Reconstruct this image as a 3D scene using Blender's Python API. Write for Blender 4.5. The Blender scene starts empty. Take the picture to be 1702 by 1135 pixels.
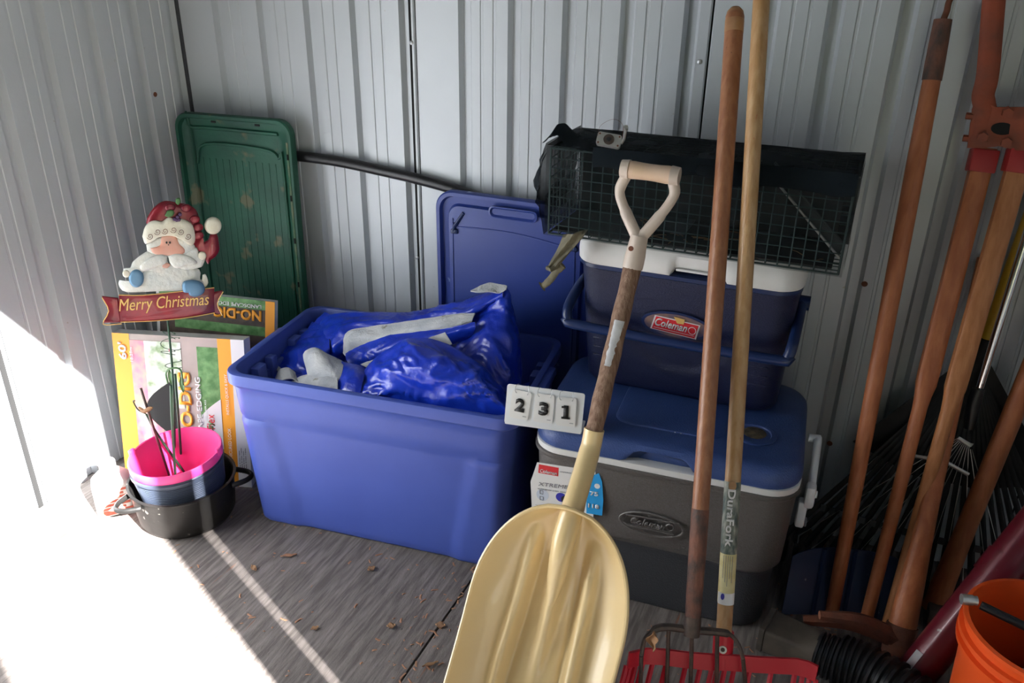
import bpy, bmesh, math, random
from mathutils import Vector as V, Matrix, noise
random.seed(7)
PI=math.pi
scn=bpy.context.scene; C=scn.collection
# ------------------------------------------------------------ camera
F=1385.0; CW,CH=1702.0,1135.0
a_,p_,r_=math.radians(23.0),math.radians(25.3),math.radians(0.8)
CAM=V((1.95,-2.03,1.55))
fw=V((-math.sin(a_)*math.cos(p_),math.cos(a_)*math.cos(p_),-math.sin(p_)))
rt=V((math.cos(a_),math.sin(a_),0)); up=rt.cross(fw)
R2=rt*math.cos(r_)+up*math.sin(r_); U2=R2.cross(fw)
cd=bpy.data.cameras.new('camera'); cam=bpy.data.objects.new('camera',cd); C.objects.link(cam)
cd.sensor_width=36; cd.lens=36*F/CW; cd.clip_start=0.02
cam.matrix_world=Matrix(((R2.x,U2.x,-fw.x,CAM.x),(R2.y,U2.y,-fw.y,CAM.y),(R2.z,U2.z,-fw.z,CAM.z),(0,0,0,1)))
scn.camera=cam
# ------------------------------------------------------------ light
scn.view_settings.view_transform='Standard'; scn.view_settings.look='None'
scn.view_settings.gamma=1; scn.view_settings.use_curve_mapping=False
scn.view_settings.exposure=-0.8
SUN=V((-0.90,0.43,-0.636)).normalized()
w=bpy.data.worlds.new('sky'); scn.world=w; w.use_nodes=True
nt=w.node_tree; bg=nt.nodes['Background']
sk=nt.nodes.new('ShaderNodeTexSky'); sk.sky_type='NISHITA'; sk.sun_disc=False
sk.sun_elevation=math.asin(-SUN.z); sk.sun_rotation=math.atan2(-SUN.x,-SUN.y)
sk.air_density=1.0; sk.dust_density=1.5
hs=nt.nodes.new('ShaderNodeHueSaturation'); hs.inputs['Saturation'].default_value=1.1
nt.links.new(sk.outputs[0],hs.inputs['Color']); nt.links.new(hs.outputs[0],bg.inputs[0]); bg.inputs[1].default_value=0.215
sl=bpy.data.lights.new('sun','SUN'); sl.energy=140; sl.angle=math.radians(0.55); sl.color=(1,0.98,0.96)
so=bpy.data.objects.new('sun',sl); C.objects.link(so); so.rotation_euler=SUN.to_track_quat('-Z','Y').to_euler(); so.location=(4,-6,5)

# ------------------------------------------------------------ pixel helpers (photograph pixel -> point on a real plane)
def ray(x,y): return R2*((x-CW/2)/F)-U2*((y-CH/2)/F)+fw
def onz(x,y,z=0.): d=ray(x,y); return CAM+d*((z-CAM.z)/d.z)
def ony(x,y,Y): d=ray(x,y); return CAM+d*((Y-CAM.y)/d.y)
def onpl(x,y,P,N): d=ray(x,y); return CAM+d*((P-CAM).dot(N)/d.dot(N))

# ------------------------------------------------------------ materials
def M(name,col,rough=.5,metal=0.,col2=None,ns=6.,bump=0.,bs=60.,st=(1,1,1),speck=None,sps=60.,spt=.68,coat=0.,spec=.5,trans=0.,alpha=1.,detail=5.,det2=None):
    m=bpy.data.materials.new(name); m.use_nodes=True; n=m.node_tree.nodes; L=m.node_tree.links
    b=n['Principled BSDF']; b.inputs['Roughness'].default_value=rough; b.inputs['Metallic'].default_value=metal
    b.inputs['Base Color'].default_value=(*col,1); b.inputs['Specular IOR Level'].default_value=spec
    b.inputs['Coat Weight'].default_value=coat; b.inputs['Transmission Weight'].default_value=trans; b.inputs['Alpha'].default_value=alpha
    tc=n.new('ShaderNodeTexCoord'); mp=n.new('ShaderNodeMapping'); mp.inputs['Scale'].default_value=st
    L.new(tc.outputs['Object'],mp.inputs[0]); out=None
    if col2:
        t=n.new('ShaderNodeTexNoise'); t.inputs['Scale'].default_value=ns; t.inputs['Detail'].default_value=detail
        L.new(mp.outputs[0],t.inputs[0]); r=n.new('ShaderNodeValToRGB')
        r.color_ramp.elements[0].position=.35; r.color_ramp.elements[1].position=.68
        r.color_ramp.elements[0].color=(*col,1); r.color_ramp.elements[1].color=(*col2,1)
        L.new(t.outputs[0],r.inputs[0]); out=r.outputs[0]
    if speck:
        t=n.new('ShaderNodeTexNoise'); t.inputs['Scale'].default_value=sps; t.inputs['Detail'].default_value=3
        L.new(mp.outputs[0],t.inputs[0]); r=n.new('ShaderNodeValToRGB')
        r.color_ramp.elements[0].position=spt; r.color_ramp.elements[1].position=spt+.05
        L.new(t.outputs[0],r.inputs[0]); mx=n.new('ShaderNodeMix'); mx.data_type='RGBA'
        L.new(r.outputs[0],mx.inputs[0]); mx.inputs[6].default_value=(*col,1)
        if out: L.new(out,mx.inputs[6])
        mx.inputs[7].default_value=(*speck,1); out=mx.outputs[2]
    if out: L.new(out,b.inputs['Base Color'])
    if bump:
        t=n.new('ShaderNodeTexNoise'); t.inputs['Scale'].default_value=bs; t.inputs['Detail'].default_value=4
        L.new(mp.outputs[0],t.inputs[0]); bp=n.new('ShaderNodeBump'); bp.inputs['Strength'].default_value=bump; bp.inputs['Distance'].default_value=.004
        L.new(t.outputs[0],bp.inputs['Height']); L.new(bp.outputs[0],b.inputs['Normal'])
    return m
m_wall=M('painted_steel',(.47,.50,.53),.38,.1,(.52,.55,.58),3,.06,90,speck=(.36,.34,.30),sps=45,spt=.74)
m_steel=M('galvanised',(.45,.46,.47),.4,.8)
m_ply=M('weathered_plywood',(.10,.085,.075),.85,0,(.21,.18,.165),9,.5,70,st=(14,1.2,14),speck=(.20,.075,.035),sps=3,spt=.70)
m_roof=M('roof_paint',(.16,.165,.17),.6)
m_shadowpost=M('shadow_post_wood',(.3,.22,.15),.8,0,(.4,.3,.2),5,st=(6,6,1))  # timber colour of the added shadow-casting post
m_skyblock=M('sky_blocker_green',(.02,.035,.012),.95,0,(.04,.06,.02),6)  # dark green of the added screen that blocks sky light
m_ground=M('lawn',(.10,.14,.05),.9,0,(.2,.19,.1),2)
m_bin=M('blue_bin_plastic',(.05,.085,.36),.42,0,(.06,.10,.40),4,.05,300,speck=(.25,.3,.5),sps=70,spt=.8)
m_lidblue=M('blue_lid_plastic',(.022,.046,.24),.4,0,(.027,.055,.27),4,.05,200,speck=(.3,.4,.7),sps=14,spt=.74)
m_green=M('green_lid_plastic',(.005,.055,.035),.55,0,(.012,.10,.06),7,.15,120,speck=(.10,.11,.06),sps=11,spt=.60)
m_green2=M('dusty_green',(.03,.12,.06),.7,0,(.14,.15,.09),30)
m_black=M('black_plastic',(.012,.012,.014),.35,0,None,bump=.1,bs=100)
m_blackm=M('black_matt',(.01,.01,.01),.8)
m_hole=M('dark_gap',(.004,.004,.004),.9)
m_vinyl=M('blue_vinyl',(.006,.028,.40),.30,0,(.010,.045,.52),6,.5,55,coat=.12)
m_lining=M('grey_flannel',(.42,.44,.47),.95,0,(.60,.60,.60),14,.5,200,speck=(.25,.24,.2),sps=25,spt=.66)
m_navy=M('navy_plastic',(.006,.010,.045),.42,0,None,bump=.5,bs=350)
m_navy2=M('navy_trim',(.008,.022,.09),.35)
m_white=M('white_plastic',(.80,.80,.80),.4,0,(.72,.72,.70),12,speck=(.3,.25,.2),sps=60,spt=.76)
m_grey=M('bronze_grey_plastic',(.13,.12,.11),.38,.35,(.15,.14,.138),200,.5,400)
m_grey2=M('dark_grey_plastic',(.045,.048,.055),.45,.2,None,bump=.5,bs=300)
m_lid=M('cooler_lid_blue',(.030,.062,.20),.42,0,(.04,.08,.25),7,.35,260)
m_card=M('white_card',(.82,.85,.88),.45)
m_paper=M('white_paper',(.85,.85,.84),.6)
m_ink=M('black_ink',(.015,.015,.015),.6)
m_inkg=M('grey_ink',(.22,.22,.24),.6)
m_red=M('red_print',(.62,.02,.03),.45)
m_cyan=M('cyan_print',(.02,.30,.66),.45)
m_purple=M('indigo_print',(.03,.03,.35),.5)
m_pale=M('pale_print',(.60,.66,.76),.5)
m_wprint=M('white_print',(.85,.85,.85),.5)
m_yellow=M('cream_yellow_plastic',(.74,.55,.27),.30,0,(.78,.62,.34),3,.05,60,speck=(.2,.15,.08),sps=110,spt=.78,coat=.3)
m_ivory=M('ivory_grip',(.62,.52,.44),.42,0,(.5,.42,.36),10,.1,60)
m_ivory2=M('worn_grip',(.60,.42,.28),.55,0,(.68,.5,.38),20,.2,80,st=(1,1,1))
m_oldwood=M('weathered_handle',(.16,.085,.05),.75,0,(.30,.19,.13),22,.7,60,st=(6,6,.5),speck=(.4,.33,.28),sps=30,spt=.72)
m_brown=M('brown_handle',(.26,.10,.045),.45,0,(.34,.15,.07),16,.2,60,st=(5,5,.4),speck=(.12,.05,.03),sps=30,spt=.72,coat=.1)
m_tan=M('tan_handle',(.40,.22,.09),.45,0,(.50,.32,.16),14,.2,60,st=(5,5,.5),speck=(.42,.14,.06),sps=20,spt=.70,coat=.1)
m_orange=M('orange_wood',(.34,.10,.035),.5,0,(.44,.15,.055),14,.2,60,st=(5,5,.5),speck=(.18,.06,.03),sps=30,spt=.74)
m_orange2=M('light_ash_handle',(.38,.14,.045),.5,0,(.48,.20,.075),16,.2,60,st=(6,6,.4))
m_rust=M('rusty_steel',(.13,.05,.03),.8,.2,(.22,.07,.035),25,.6,70)
m_rustred=M('red_painted_steel',(.30,.062,.025),.65,.1,(.20,.055,.03),20,.4,60)
m_redpaint=M('red_paint_patch',(.36,.022,.022),.5)
m_redpl=M('red_plastic',(.62,.012,.03),.4,0,(.70,.02,.04),6)
m_iron=M('forged_iron',(.07,.06,.055),.55,.6,(.14,.10,.08),30,.5,80)
m_socket=M('worn_socket',(.20,.08,.05),.7,0,(.06,.04,.035),22,.6,60,st=(2,2,1))
m_yelpole=M('yellow_fibreglass',(.60,.36,.02),.4)
m_chrome=M('chrome',(.75,.75,.75),.15,1)
m_silver=M('silver_metal',(.6,.6,.58),.35,.8)
m_rake=M('dark_rake_plastic',(.010,.010,.010),.55,0,(.022,.022,.022),20,spec=.3)
m_rakeg=M('grey_rake_band',(.06,.065,.07),.5)
m_maroon=M('maroon_paint',(.15,.008,.02),.35,.1,(.11,.008,.015),9,.2,40,speck=(.25,.2,.2),sps=50,spt=.74,coat=.2)
m_bucket=M('orange_bucket',(.85,.10,.015),.4)
m_dkblue=M('dark_blue_scoop',(.016,.03,.085),.5,0,(.02,.04,.11),8,speck=(.3,.35,.42),sps=38,spt=.72)
m_pink=M('hot_pink_plastic',(.86,.05,.27),.4,0,(.9,.09,.32),5)
m_enamel=M('black_enamel',(.007,.007,.007),.42,0,(.014,.013,.012),8,.15,50,speck=(.22,.2,.18),sps=46,spt=.69,spec=.35)
m_basket=M('slate_basket',(.05,.065,.10),.45,.2)
m_wire=M('dark_green_wire',(.06,.10,.10),.5,.3)
m_grwire=M('green_wire',(.03,.07,.04),.5,.4)
m_netin=M('net_backing',(.018,.02,.022),.9,0,(.05,.045,.04),14)
m_strap=M('camo_cloth',(.07,.065,.045),.9,0,(.20,.18,.12),20,.5,150)
m_litter=M('dark_litter',(.03,.022,.015),.9,0,(.12,.09,.05),60,.5,80)
m_straw=M('dry_straw',(.35,.20,.10),.9,0,(.2,.1,.05),20)
m_jug=M('translucent_jug',(.80,.74,.70),.4,0,None,spec=.5)
m_jugred=M('jug_red_label',(.50,.07,.04),.6,0,(.55,.16,.1),50)
m_hatred=M('crimson_paint',(.26,.010,.022),.35,.3,(.11,.006,.02),12,.3,40,coat=.3)
m_cream=M('cream_paint',(.72,.68,.54),.5,0,(.78,.76,.66),16,.4,60)
m_beard=M('beard_white',(.74,.74,.68),.5,0,(.60,.64,.62),22,.8,60,st=(1,1,1))
m_skin=M('painted_skin',(.72,.33,.24),.5,0,(.66,.4,.32),20)
m_mitten=M('blue_mitten_paint',(.10,.22,.36),.45,.2,(.14,.27,.40),14)
m_gold=M('gold_paint',(.70,.45,.14),.45,.2)
m_leafg=M('holly_green',(.06,.16,.05),.5)
m_berry=M('pink_bead',(.75,.08,.18),.4)
m_boxor=M('box_orange',(.88,.36,.03),.5)
m_boxphoto=M('box_garden_photo',(.42,.34,.32),.5,0,(.22,.20,.17),5)
m_boxgrass=M('box_grass_photo',(.05,.17,.04),.5,0,(.16,.34,.12),45)
m_boxfl=M('box_flower_photo',(.85,.87,.84),.5,0,(.20,.30,.14),30,detail=6)
m_boxpk=M('box_pink_flower_photo',(.80,.20,.32),.5,0,(.62,.42,.30),26)
m_boxsoil=M('box_soil_photo',(.05,.035,.03),.6,0,(.10,.07,.05),40)
m_card2=M('cardboard_white_side',(.76,.76,.76),.6,0,(.45,.45,.43),9)
m_netm=None
def netmat(name,col,cover):
    m=bpy.data.materials.new(name); m.use_nodes=True; n=m.node_tree.nodes; L=m.node_tree.links
    b=n['Principled BSDF']; b.inputs['Base Color'].default_value=(*col,1); b.inputs['Roughness'].default_value=.8
    tc=n.new('ShaderNodeTexCoord'); t=n.new('ShaderNodeTexNoise'); t.inputs['Scale'].default_value=9; t.inputs['Detail'].default_value=4
    L.new(tc.outputs['Object'],t.inputs[0]); mr=n.new('ShaderNodeMapRange')
    mr.inputs[1].default_value=.3; mr.inputs[2].default_value=.7; mr.inputs[3].default_value=cover-.12; mr.inputs[4].default_value=cover+.12
    L.new(t.outputs[0],mr.inputs[0]); L.new(mr.outputs[0],b.inputs['Alpha']); return m
m_net=netmat('black_netting',(.012,.017,.02),.42)
m_net2=netmat('black_netting_double',(.006,.010,.014),.88)
for m_ in (m_net,m_net2): m_.node_tree.nodes['Principled BSDF'].inputs['Specular IOR Level'].default_value=.1

# ------------------------------------------------------------ mesh helpers
def tagp(o,label=None,cat=None,group=None,kind=None):
    if label: o['label']=label
    if cat: o['category']=cat
    if group: o['group']=group
    if kind: o['kind']=kind
    return o
MW={}
def root(name,loc,label=None,cat=None,group=None,kind=None,mat=None):
    o=bpy.data.objects.new(name,None); C.objects.link(o); o.empty_display_size=.05
    mm=mat if mat is not None else Matrix.Translation(V(loc)); o.matrix_world=mm; MW[o.name]=mm.copy()
    return tagp(o,label,cat,group,kind)
def obj(name,bm,mat,parent=None,world=True,smooth=True,loc=None,label=None,cat=None,group=None,kind=None,keep=False,auto=40):
    """bm in world coordinates (world=True) or in the parent's own coordinates"""
    if parent is None:
        if loc is None:
            xs=[v.co for v in bm.verts]; loc=V((sum(v.x for v in xs)/len(xs),sum(v.y for v in xs)/len(xs),min(v.z for v in xs)))
        mm=Matrix.Translation(V(loc))
    else: mm=MW[parent.name] if world else Matrix()
    if world: bmesh.ops.transform(bm,matrix=mm.inverted(),verts=bm.verts)
    if not keep: bmesh.ops.recalc_face_normals(bm,faces=bm.faces)
    me=bpy.data.meshes.new(name); bm.to_mesh(me); bm.free()
    mats=mat if isinstance(mat,(list,tuple)) else [mat]
    for x in mats: me.materials.append(x)
    if smooth:
        me.polygons.foreach_set('use_smooth',[True]*len(me.polygons))
        try: me.set_sharp_from_angle(angle=math.radians(auto))
        except Exception: pass
    o=bpy.data.objects.new(name,me); C.objects.link(o)
    if parent is None: o.matrix_world=mm; MW[o.name]=mm.copy()
    else:
        o.parent=parent; MW[o.name]=MW[parent.name].copy()
    return tagp(o,label,cat,group,kind)
def nb(): return bmesh.new()
def fr(o,x,z):   # frame with origin o, x axis, up-ish z axis
    x=V(x).normalized(); y=V(z).cross(x).normalized(); z=x.cross(y)
    return Matrix(((x.x,y.x,z.x,o[0]),(x.y,y.y,z.y,o[1]),(x.z,y.z,z.z,o[2]),(0,0,0,1)))
def yaw(loc,a): return Matrix.Translation(V(loc))@Matrix.Rotation(math.radians(a),4,'Z')
def box(bm,c,s,bev=0.,mat=None,seg=2,mi=0):
    g=bmesh.ops.create_cube(bm,size=1); vs=g['verts']
    for v in vs: v.co=V((v.co.x*s[0],v.co.y*s[1],v.co.z*s[2]))
    if bev:
        es=list({e for v in vs for e in v.link_edges})
        r=bmesh.ops.bevel(bm,geom=es,offset=bev,segments=seg,affect='EDGES',profile=.5); vs=list({v for f in r['faces'] for v in f.verts}|{v for v in vs if v.is_valid})
        # gather connected
        st=list(vs); seen=set(vs)
        while st:
            v=st.pop()
            for e in v.link_edges:
                o=e.other_vert(v)
                if o not in seen: seen.add(o); st.append(o)
        vs=list(seen)
    T=Matrix.Translation(V(c)); 
    if mat is not None: T=mat@T
    bmesh.ops.transform(bm,matrix=T,verts=vs)
    if mi:
        for f in {f for v in vs for f in v.link_faces}: f.material_index=mi
    return vs
def loft(bm,rings,cap0=True,cap1=True,closed=True):
    prev=None; first=None
    for r in rings:
        vs=[bm.verts.new(p) for p in r]
        if prev:
            n=len(vs)
            for i in range(n if closed else n-1):
                bm.faces.new((prev[i],prev[(i+1)%n],vs[(i+1)%n],vs[i]))
        else: first=vs
        prev=vs
    if cap0: bm.faces.new(first[::-1])
    if cap1: bm.faces.new(prev)
    return first,prev
def cr(P,n):   # catmull-rom sampling
    P=[V(p) for p in P]; Q=[P[0]*2-P[1]]+P+[P[-1]*2-P[-2]]; out=[]
    for i in range(1,len(Q)-2):
        for k in range(n):
            t=k/n; a,b,c,d=Q[i-1],Q[i],Q[i+1],Q[i+2]
            out.append(.5*((2*b)+(c-a)*t+(2*a-5*b+4*c-d)*t*t+(3*b-a-3*c+d)*t**3))
    out.append(P[-1]); return out
def tube(bm,P,r,seg=12,cap=True,ell=None,upv=None):
    P=[V(p) for p in P]; n=len(P); rr=r if isinstance(r,(list,tuple)) else [r]*n
    T=[]
    for i in range(n):
        t=(P[min(i+1,n-1)]-P[max(i-1,0)]); T.append(t.normalized())
    u=upv.copy() if upv else (V((0,0,1)) if abs(T[0].z)<.9 else V((1,0,0)))
    u=(u-T[0]*u.dot(T[0])).normalized(); rings=[]
    for i in range(n):
        u=(u-T[i]*u.dot(T[i])).normalized(); v=T[i].cross(u)
        e=ell or 1.
        rings.append([P[i]+(u*math.cos(2*PI*k/seg)+v*math.sin(2*PI*k/seg)*e)*rr[i] for k in range(seg)])
    loft(bm,rings,cap,cap)
def lerp(a,b,t): return a+(b-a)*t
def handle_pts(A,B,n=14): A=V(A);B=V(B); return [A.lerp(B,i/(n-1)) for i in range(n)]
def lathe(bm,prof,seg=32,mat=None,sx=1.):
    rings=[[V((r*math.cos(2*PI*k/seg)*sx,r*math.sin(2*PI*k/seg),z)) for k in range(seg)] for r,z in prof]
    if mat is not None: rings=[[mat@p for p in r] for r in rings]
    c0=prof[0][0]>1e-5; loft(bm,rings,True,True)
def rrect(w,d,r,z,n=6,m=8,cx=0,cy=0,f=None):
    """rounded rectangle loop: n per corner, m per side"""
    pts=[]; r=min(r,w/2-1e-4,d/2-1e-4)
    cs=[(w/2-r,-d/2+r,-90),(w/2-r,d/2-r,0),(-w/2+r,d/2-r,90),(-w/2+r,-d/2+r,180)]
    for i,(x,y,a0) in enumerate(cs):
        for k in range(n+1):
            t=math.radians(a0+90*k/n); pts.append((x+r*math.cos(t),y+r*math.sin(t)))
        nx,ny,na=cs[(i+1)%4]; t=math.radians(na); e=(nx+r*math.cos(t),ny+r*math.sin(t)); s=pts[-1]
        for k in range(1,m): pts.append((lerp(s[0],e[0],k/m),lerp(s[1],e[1],k/m)))
    out=[V((x+cx,y+cy,z)) for x,y in pts]
    if f: out=[f(p) for p in out]
    return out
def sheet(bm,fn,nu,nv,th=0.,mi_back=0):
    """grid patch; optional thickness along the normals, back side gets another slot"""
    P=[[V(fn(i/nu,j/nv)) for j in range(nv+1)] for i in range(nu+1)]
    g=[[bm.verts.new(p) for p in row] for row in P]
    for i in range(nu):
        for j in range(nv): bm.faces.new((g[i][j],g[i+1][j],g[i+1][j+1],g[i][j+1]))
    if th:
        def N(i,j):
            a=P[min(i+1,nu)][j]-P[max(i-1,0)][j]; b=P[i][min(j+1,nv)]-P[i][max(j-1,0)]
            c=a.cross(b); return c.normalized() if c.length>1e-9 else V((0,0,1))
        h=[[bm.verts.new(P[i][j]-N(i,j)*th) for j in range(nv+1)] for i in range(nu+1)]
        for i in range(nu):
            for j in range(nv):
                f=bm.faces.new((h[i][j],h[i][j+1],h[i+1][j+1],h[i+1][j])); f.material_index=mi_back
        for i in range(nu):
            for j in (0,nv):
                q=(g[i][j],g[i+1][j],h[i+1][j],h[i][j]); bm.faces.new(q if j==0 else q[::-1])
        for j in range(nv):
            for i in (0,nu):
                q=(g[i][j],g[i][j+1],h[i][j+1],h[i][j]); bm.faces.new(q[::-1] if i==0 else q)
def slab(bm,pts,N,th,bulge=0.):
    """flat outline pts (3-D), thickness th behind, soft bulge towards N"""
    pts=[V(p) for p in pts]; c=sum(pts,V())/len(pts); N=V(N).normalized()
    rings=[[p-N*th for p in pts],[p for p in pts]]
    if bulge:
        for s,h in ((.95,.45),(.85,.8),(.65,1.)): rings.append([c+(p-c)*s+N*bulge*h for p in pts])
    loft(bm,rings,True,True)
def text(name,body,mat,parent,A,X,Y,w=None,h=None,shear=0.,bold=.0,ext=.0006,world=True,align='L',lift=.0006,spacing=1.):
    """lettering fitted into width w / height h at world point A, along X with up Y"""
    cu=bpy.data.curves.new(name,'FONT'); cu.body=body; cu.size=1; cu.shear=shear; cu.offset=bold; cu.space_character=spacing; cu.resolution_u=3
    o=bpy.data.objects.new(name,cu); C.objects.link(o); bpy.context.view_layer.update()
    me=bpy.data.meshes.new_from_object(o); C.objects.unlink(o); bpy.data.objects.remove(o); bpy.data.curves.remove(cu)
    xs=[v.co.x for v in me.vertices]; ys=[v.co.y for v in me.vertices]; x0,x1,y0,y1=min(xs),max(xs),min(ys),max(ys)
    sx=w/(x1-x0) if w else None; sy=h/(y1-y0) if h else None
    if sx is None: sx=sy
    if sy is None: sy=sx
    X=V(X).normalized(); Y=V(Y); Y=(Y-X*Y.dot(X)).normalized(); Z=X.cross(Y)
    off=0 if align=='L' else -(x1-x0)*sx/2
    bm=nb(); bm.from_mesh(me); bpy.data.meshes.remove(me)
    for v in bm.verts:
        v.co=V(A)+X*((v.co.x-x0)*sx+off)+Y*((v.co.y-y0)*sy)+Z*lift
    r=bmesh.ops.extrude_face_region(bm,geom=list(bm.faces))
    for e in r['geom']:
        if isinstance(e,bmesh.types.BMVert): e.co+=Z*ext
    return obj(name,bm,mat,parent,smooth=False)
def polyline(name,pts,r,mat,parent,seg=6,n=4,**k):
    bm=nb(); tube(bm,cr(pts,n) if len(pts)>2 else pts,r,seg); return obj(name,bm,mat,parent,**k)

# ============================================================ THE SETTING
WX,WY,HW=-.150,.160,2.62; XR=3.30; YF=-1.85
PIT=.1635
prof=[(.000,0),(.008,-.0190),(.030,-.0190),(.040,0),(.066,0),(.068,-.0025),(.074,-.0025),(.076,0),(.104,0),(.106,-.0025),(.112,-.0025),(.114,0)]
def panel(parent,x0,x1,ribs,mapf):
    """one ribbed steel sheet from x0 to x1 with ribs starting at the given places along the wall"""
    pts=[(x0,-.004),(x0+.003,0)]
    for r in ribs:
        for a,b in prof:
            q=r+a-.006
            if x0+.006<q<x1-.006: pts.append((q,b))
    pts.append((x1-.004,0)); pts.append((x1-.001,-.004))
    bm=nb(); rr=[]
    for z in (0.0,HW):
        rr.append([mapf(q,d,z) for q,d in pts])
    a=[bm.verts.new(p) for p in rr[0]]; b=[bm.verts.new(p) for p in rr[1]]
    for i in range(len(a)-1): bm.faces.new((a[i],a[i+1],b[i+1],b[i]))
    c=[bm.verts.new(mapf(q,d-.004,z)) for z in (0,) for q,d in pts]; d_=[bm.verts.new(mapf(q,d-.004,HW)) for q,d in pts]
    for i in range(len(c)-1): bm.faces.new((c[i+1],c[i],d_[i],d_[i+1]))
    for i in range(len(a)-1): bm.faces.new((b[i],b[i+1],d_[i+1],d_[i])); bm.faces.new((a[i+1],a[i],c[i],c[i+1]))
    bm.faces.new((a[0],b[0],d_[0],c[0])); bm.faces.new((b[-1],a[-1],c[-1],d_[-1]))
    return obj('wall_panel',bm,m_wall,parent,smooth=False)
wb=root('wall_back',(WX,WY,0),'ribbed pale grey steel wall at the back of the shed',kind='structure')
fb=lambda q,d,z: V((q,WY-d,z))
PN=[(WX,.708,[-.004,.168,.339,.500,.664]),(.711,1.537,[.852-.0,1.001,1.156,1.312,1.474]),(1.541,2.47,[1.661,1.806,1.96,2.118,2.27]),(2.474,XR,[2.585,2.74,2.895,3.05])]
for x0,x1,rb in PN:
    panel(wb,x0,x1,rb,fb)
for x in (.7095,1.539,2.472):
    bm=nb(); box(bm,(x,WY+.012,HW/2),(.05,.004,HW)); obj('seam_backing',bm,m_hole,wb,smooth=False)
wl=root('wall_left',(WX,WY,0),'ribbed pale grey steel wall on the left',kind='structure')
fl=lambda q,d,z: V((WX+d,WY-q,z))
for x0,x1,rb in ((0,.828,[.012,.171,.332,.491,.65]),(.832,1.64,[.83+.012,.99,1.15,1.31,1.47]),(1.644,2.01,[1.66,1.81])): panel(wl,x0,x1,rb,fl)
for x in (.830,1.642):
    bm=nb(); box(bm,(WX-.012,WY-x,HW/2),(.004,.05,HW)); obj('seam_backing',bm,m_hole,wl,smooth=False)
def rivet(par,P,N,hole=False):
    bm=nb(); 
    q=V(N).to_track_quat('Z','Y').to_matrix().to_4x4()
    if hole: lathe(bm,[(.0001,-.0006),(.008,-.0006),(.0075,.0008),(.0001,.0008)],10,Matrix.Translation(P)@q); obj('rust_hole',bm,m_rust,par)
    else: lathe(bm,[(.0001,-.001),(.006,-.001),(.006,.0015),(.0035,.003),(.0001,.0032)],10,Matrix.Translation(P)@q); obj('rivet',bm,m_steel,par)
for px,py in ((684,71),(1163,103),(693,428)): rivet(wb,ony(px,py,WY),(0,-1,0))
for px,py in ((1437,472),(1379,737)): rivet(wb,ony(px,py,WY),(0,-1,0),True)
P=CAM+ray(258,157)*((WX-CAM.x)/ray(258,157).x); rivet(wl,P,(1,0,0),True)
bm=nb(); box(bm,(XR+.01,(WY+YF)/2,HW/2),(.02,WY-YF,HW)); obj('wall_right',bm,m_wall,loc=(XR,-.85,0),kind='structure',label='plain steel wall on the right, out of view')
# dark steel angle in the corner, base rails and floor
bm=nb(); box(bm,(WX+.004,WY-.004,HW/2),(.010,.010,HW),.002); obj('trim_1',bm,m_grey2,kind='structure',label='dark corner seam between left and back walls')
fl_=root('floor',(0,0,-.02),'weathered brown plywood floor with debris',kind='structure')
xs=[WX-.02,1.168,2.39,XR]
for i in range(3):
    bm=nb(); box(bm,((xs[i]+xs[i+1])/2,(WY+.02+YF)/2,-.01),(xs[i+1]-xs[i]-.005,WY+.02-YF,.02),.001,seg=1); obj('plywood_sheet',bm,m_ply,fl_,smooth=False)
bm=nb(); box(bm,(1,-1,-.06),(9,5,.02)); obj('trim_2',bm,m_blackm,kind='structure',label='dark joists below the plywood')
bm=nb(); box(bm,(0,0,-.10),(60,60,.02)); obj('ground',bm,m_ground,kind='structure',label='grass outside the shed')
bm=nb(); box(bm,((WX+XR)/2,(WY+YF)/2,HW+.01),(XR-WX+.2,WY-YF+.2,.02)); obj('ceiling',bm,m_roof,kind='structure',label='pale roof underside')
# front wall with a wide doorway (behind the camera)
bm=nb(); box(bm,(-.05,YF,HW/2),(.20,.02,HW)); obj('wall_front',bm,m_wall,kind='structure',label='front wall beside the doorway')
bm=nb(); box(bm,((WX+XR)/2,YF,(2.39+HW)/2),(XR-WX,.02,HW-2.39)); obj('trim_3',bm,m_wall,kind='structure',label='header above the doorway')
JX=(-.458-.9*YF)/.43
bm=nb(); box(bm,(JX+.105,YF,1.195),(.21,.02,2.39)); obj('trim_4',bm,m_wall,kind='structure',label='right jamb board of the doorway')
bm=nb(); box(bm,((JX+.262+XR)/2,YF,1.195),(XR-JX-.262,.02,2.39)); obj('trim_5',bm,m_wall,kind='structure',label='front wall right of the doorway')
bm=nb(); box(bm,(2.52,-2.32,1.195),(.19,.1,2.39)); obj('shadow_post',bm,m_shadowpost,kind='structure',label='timber post of the doorway')  # added behind the camera to cast the shadow at the lower left floor

bm=nb(); box(bm,(-2.0,-4.3,2.1),(10.2,.3,4.4)); obj('sky_blocker',bm,m_skyblock,kind='structure',label='tall dark hedge wall across the yard, out of view')  # unseen screen added outside to keep sky light off the right corner
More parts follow.
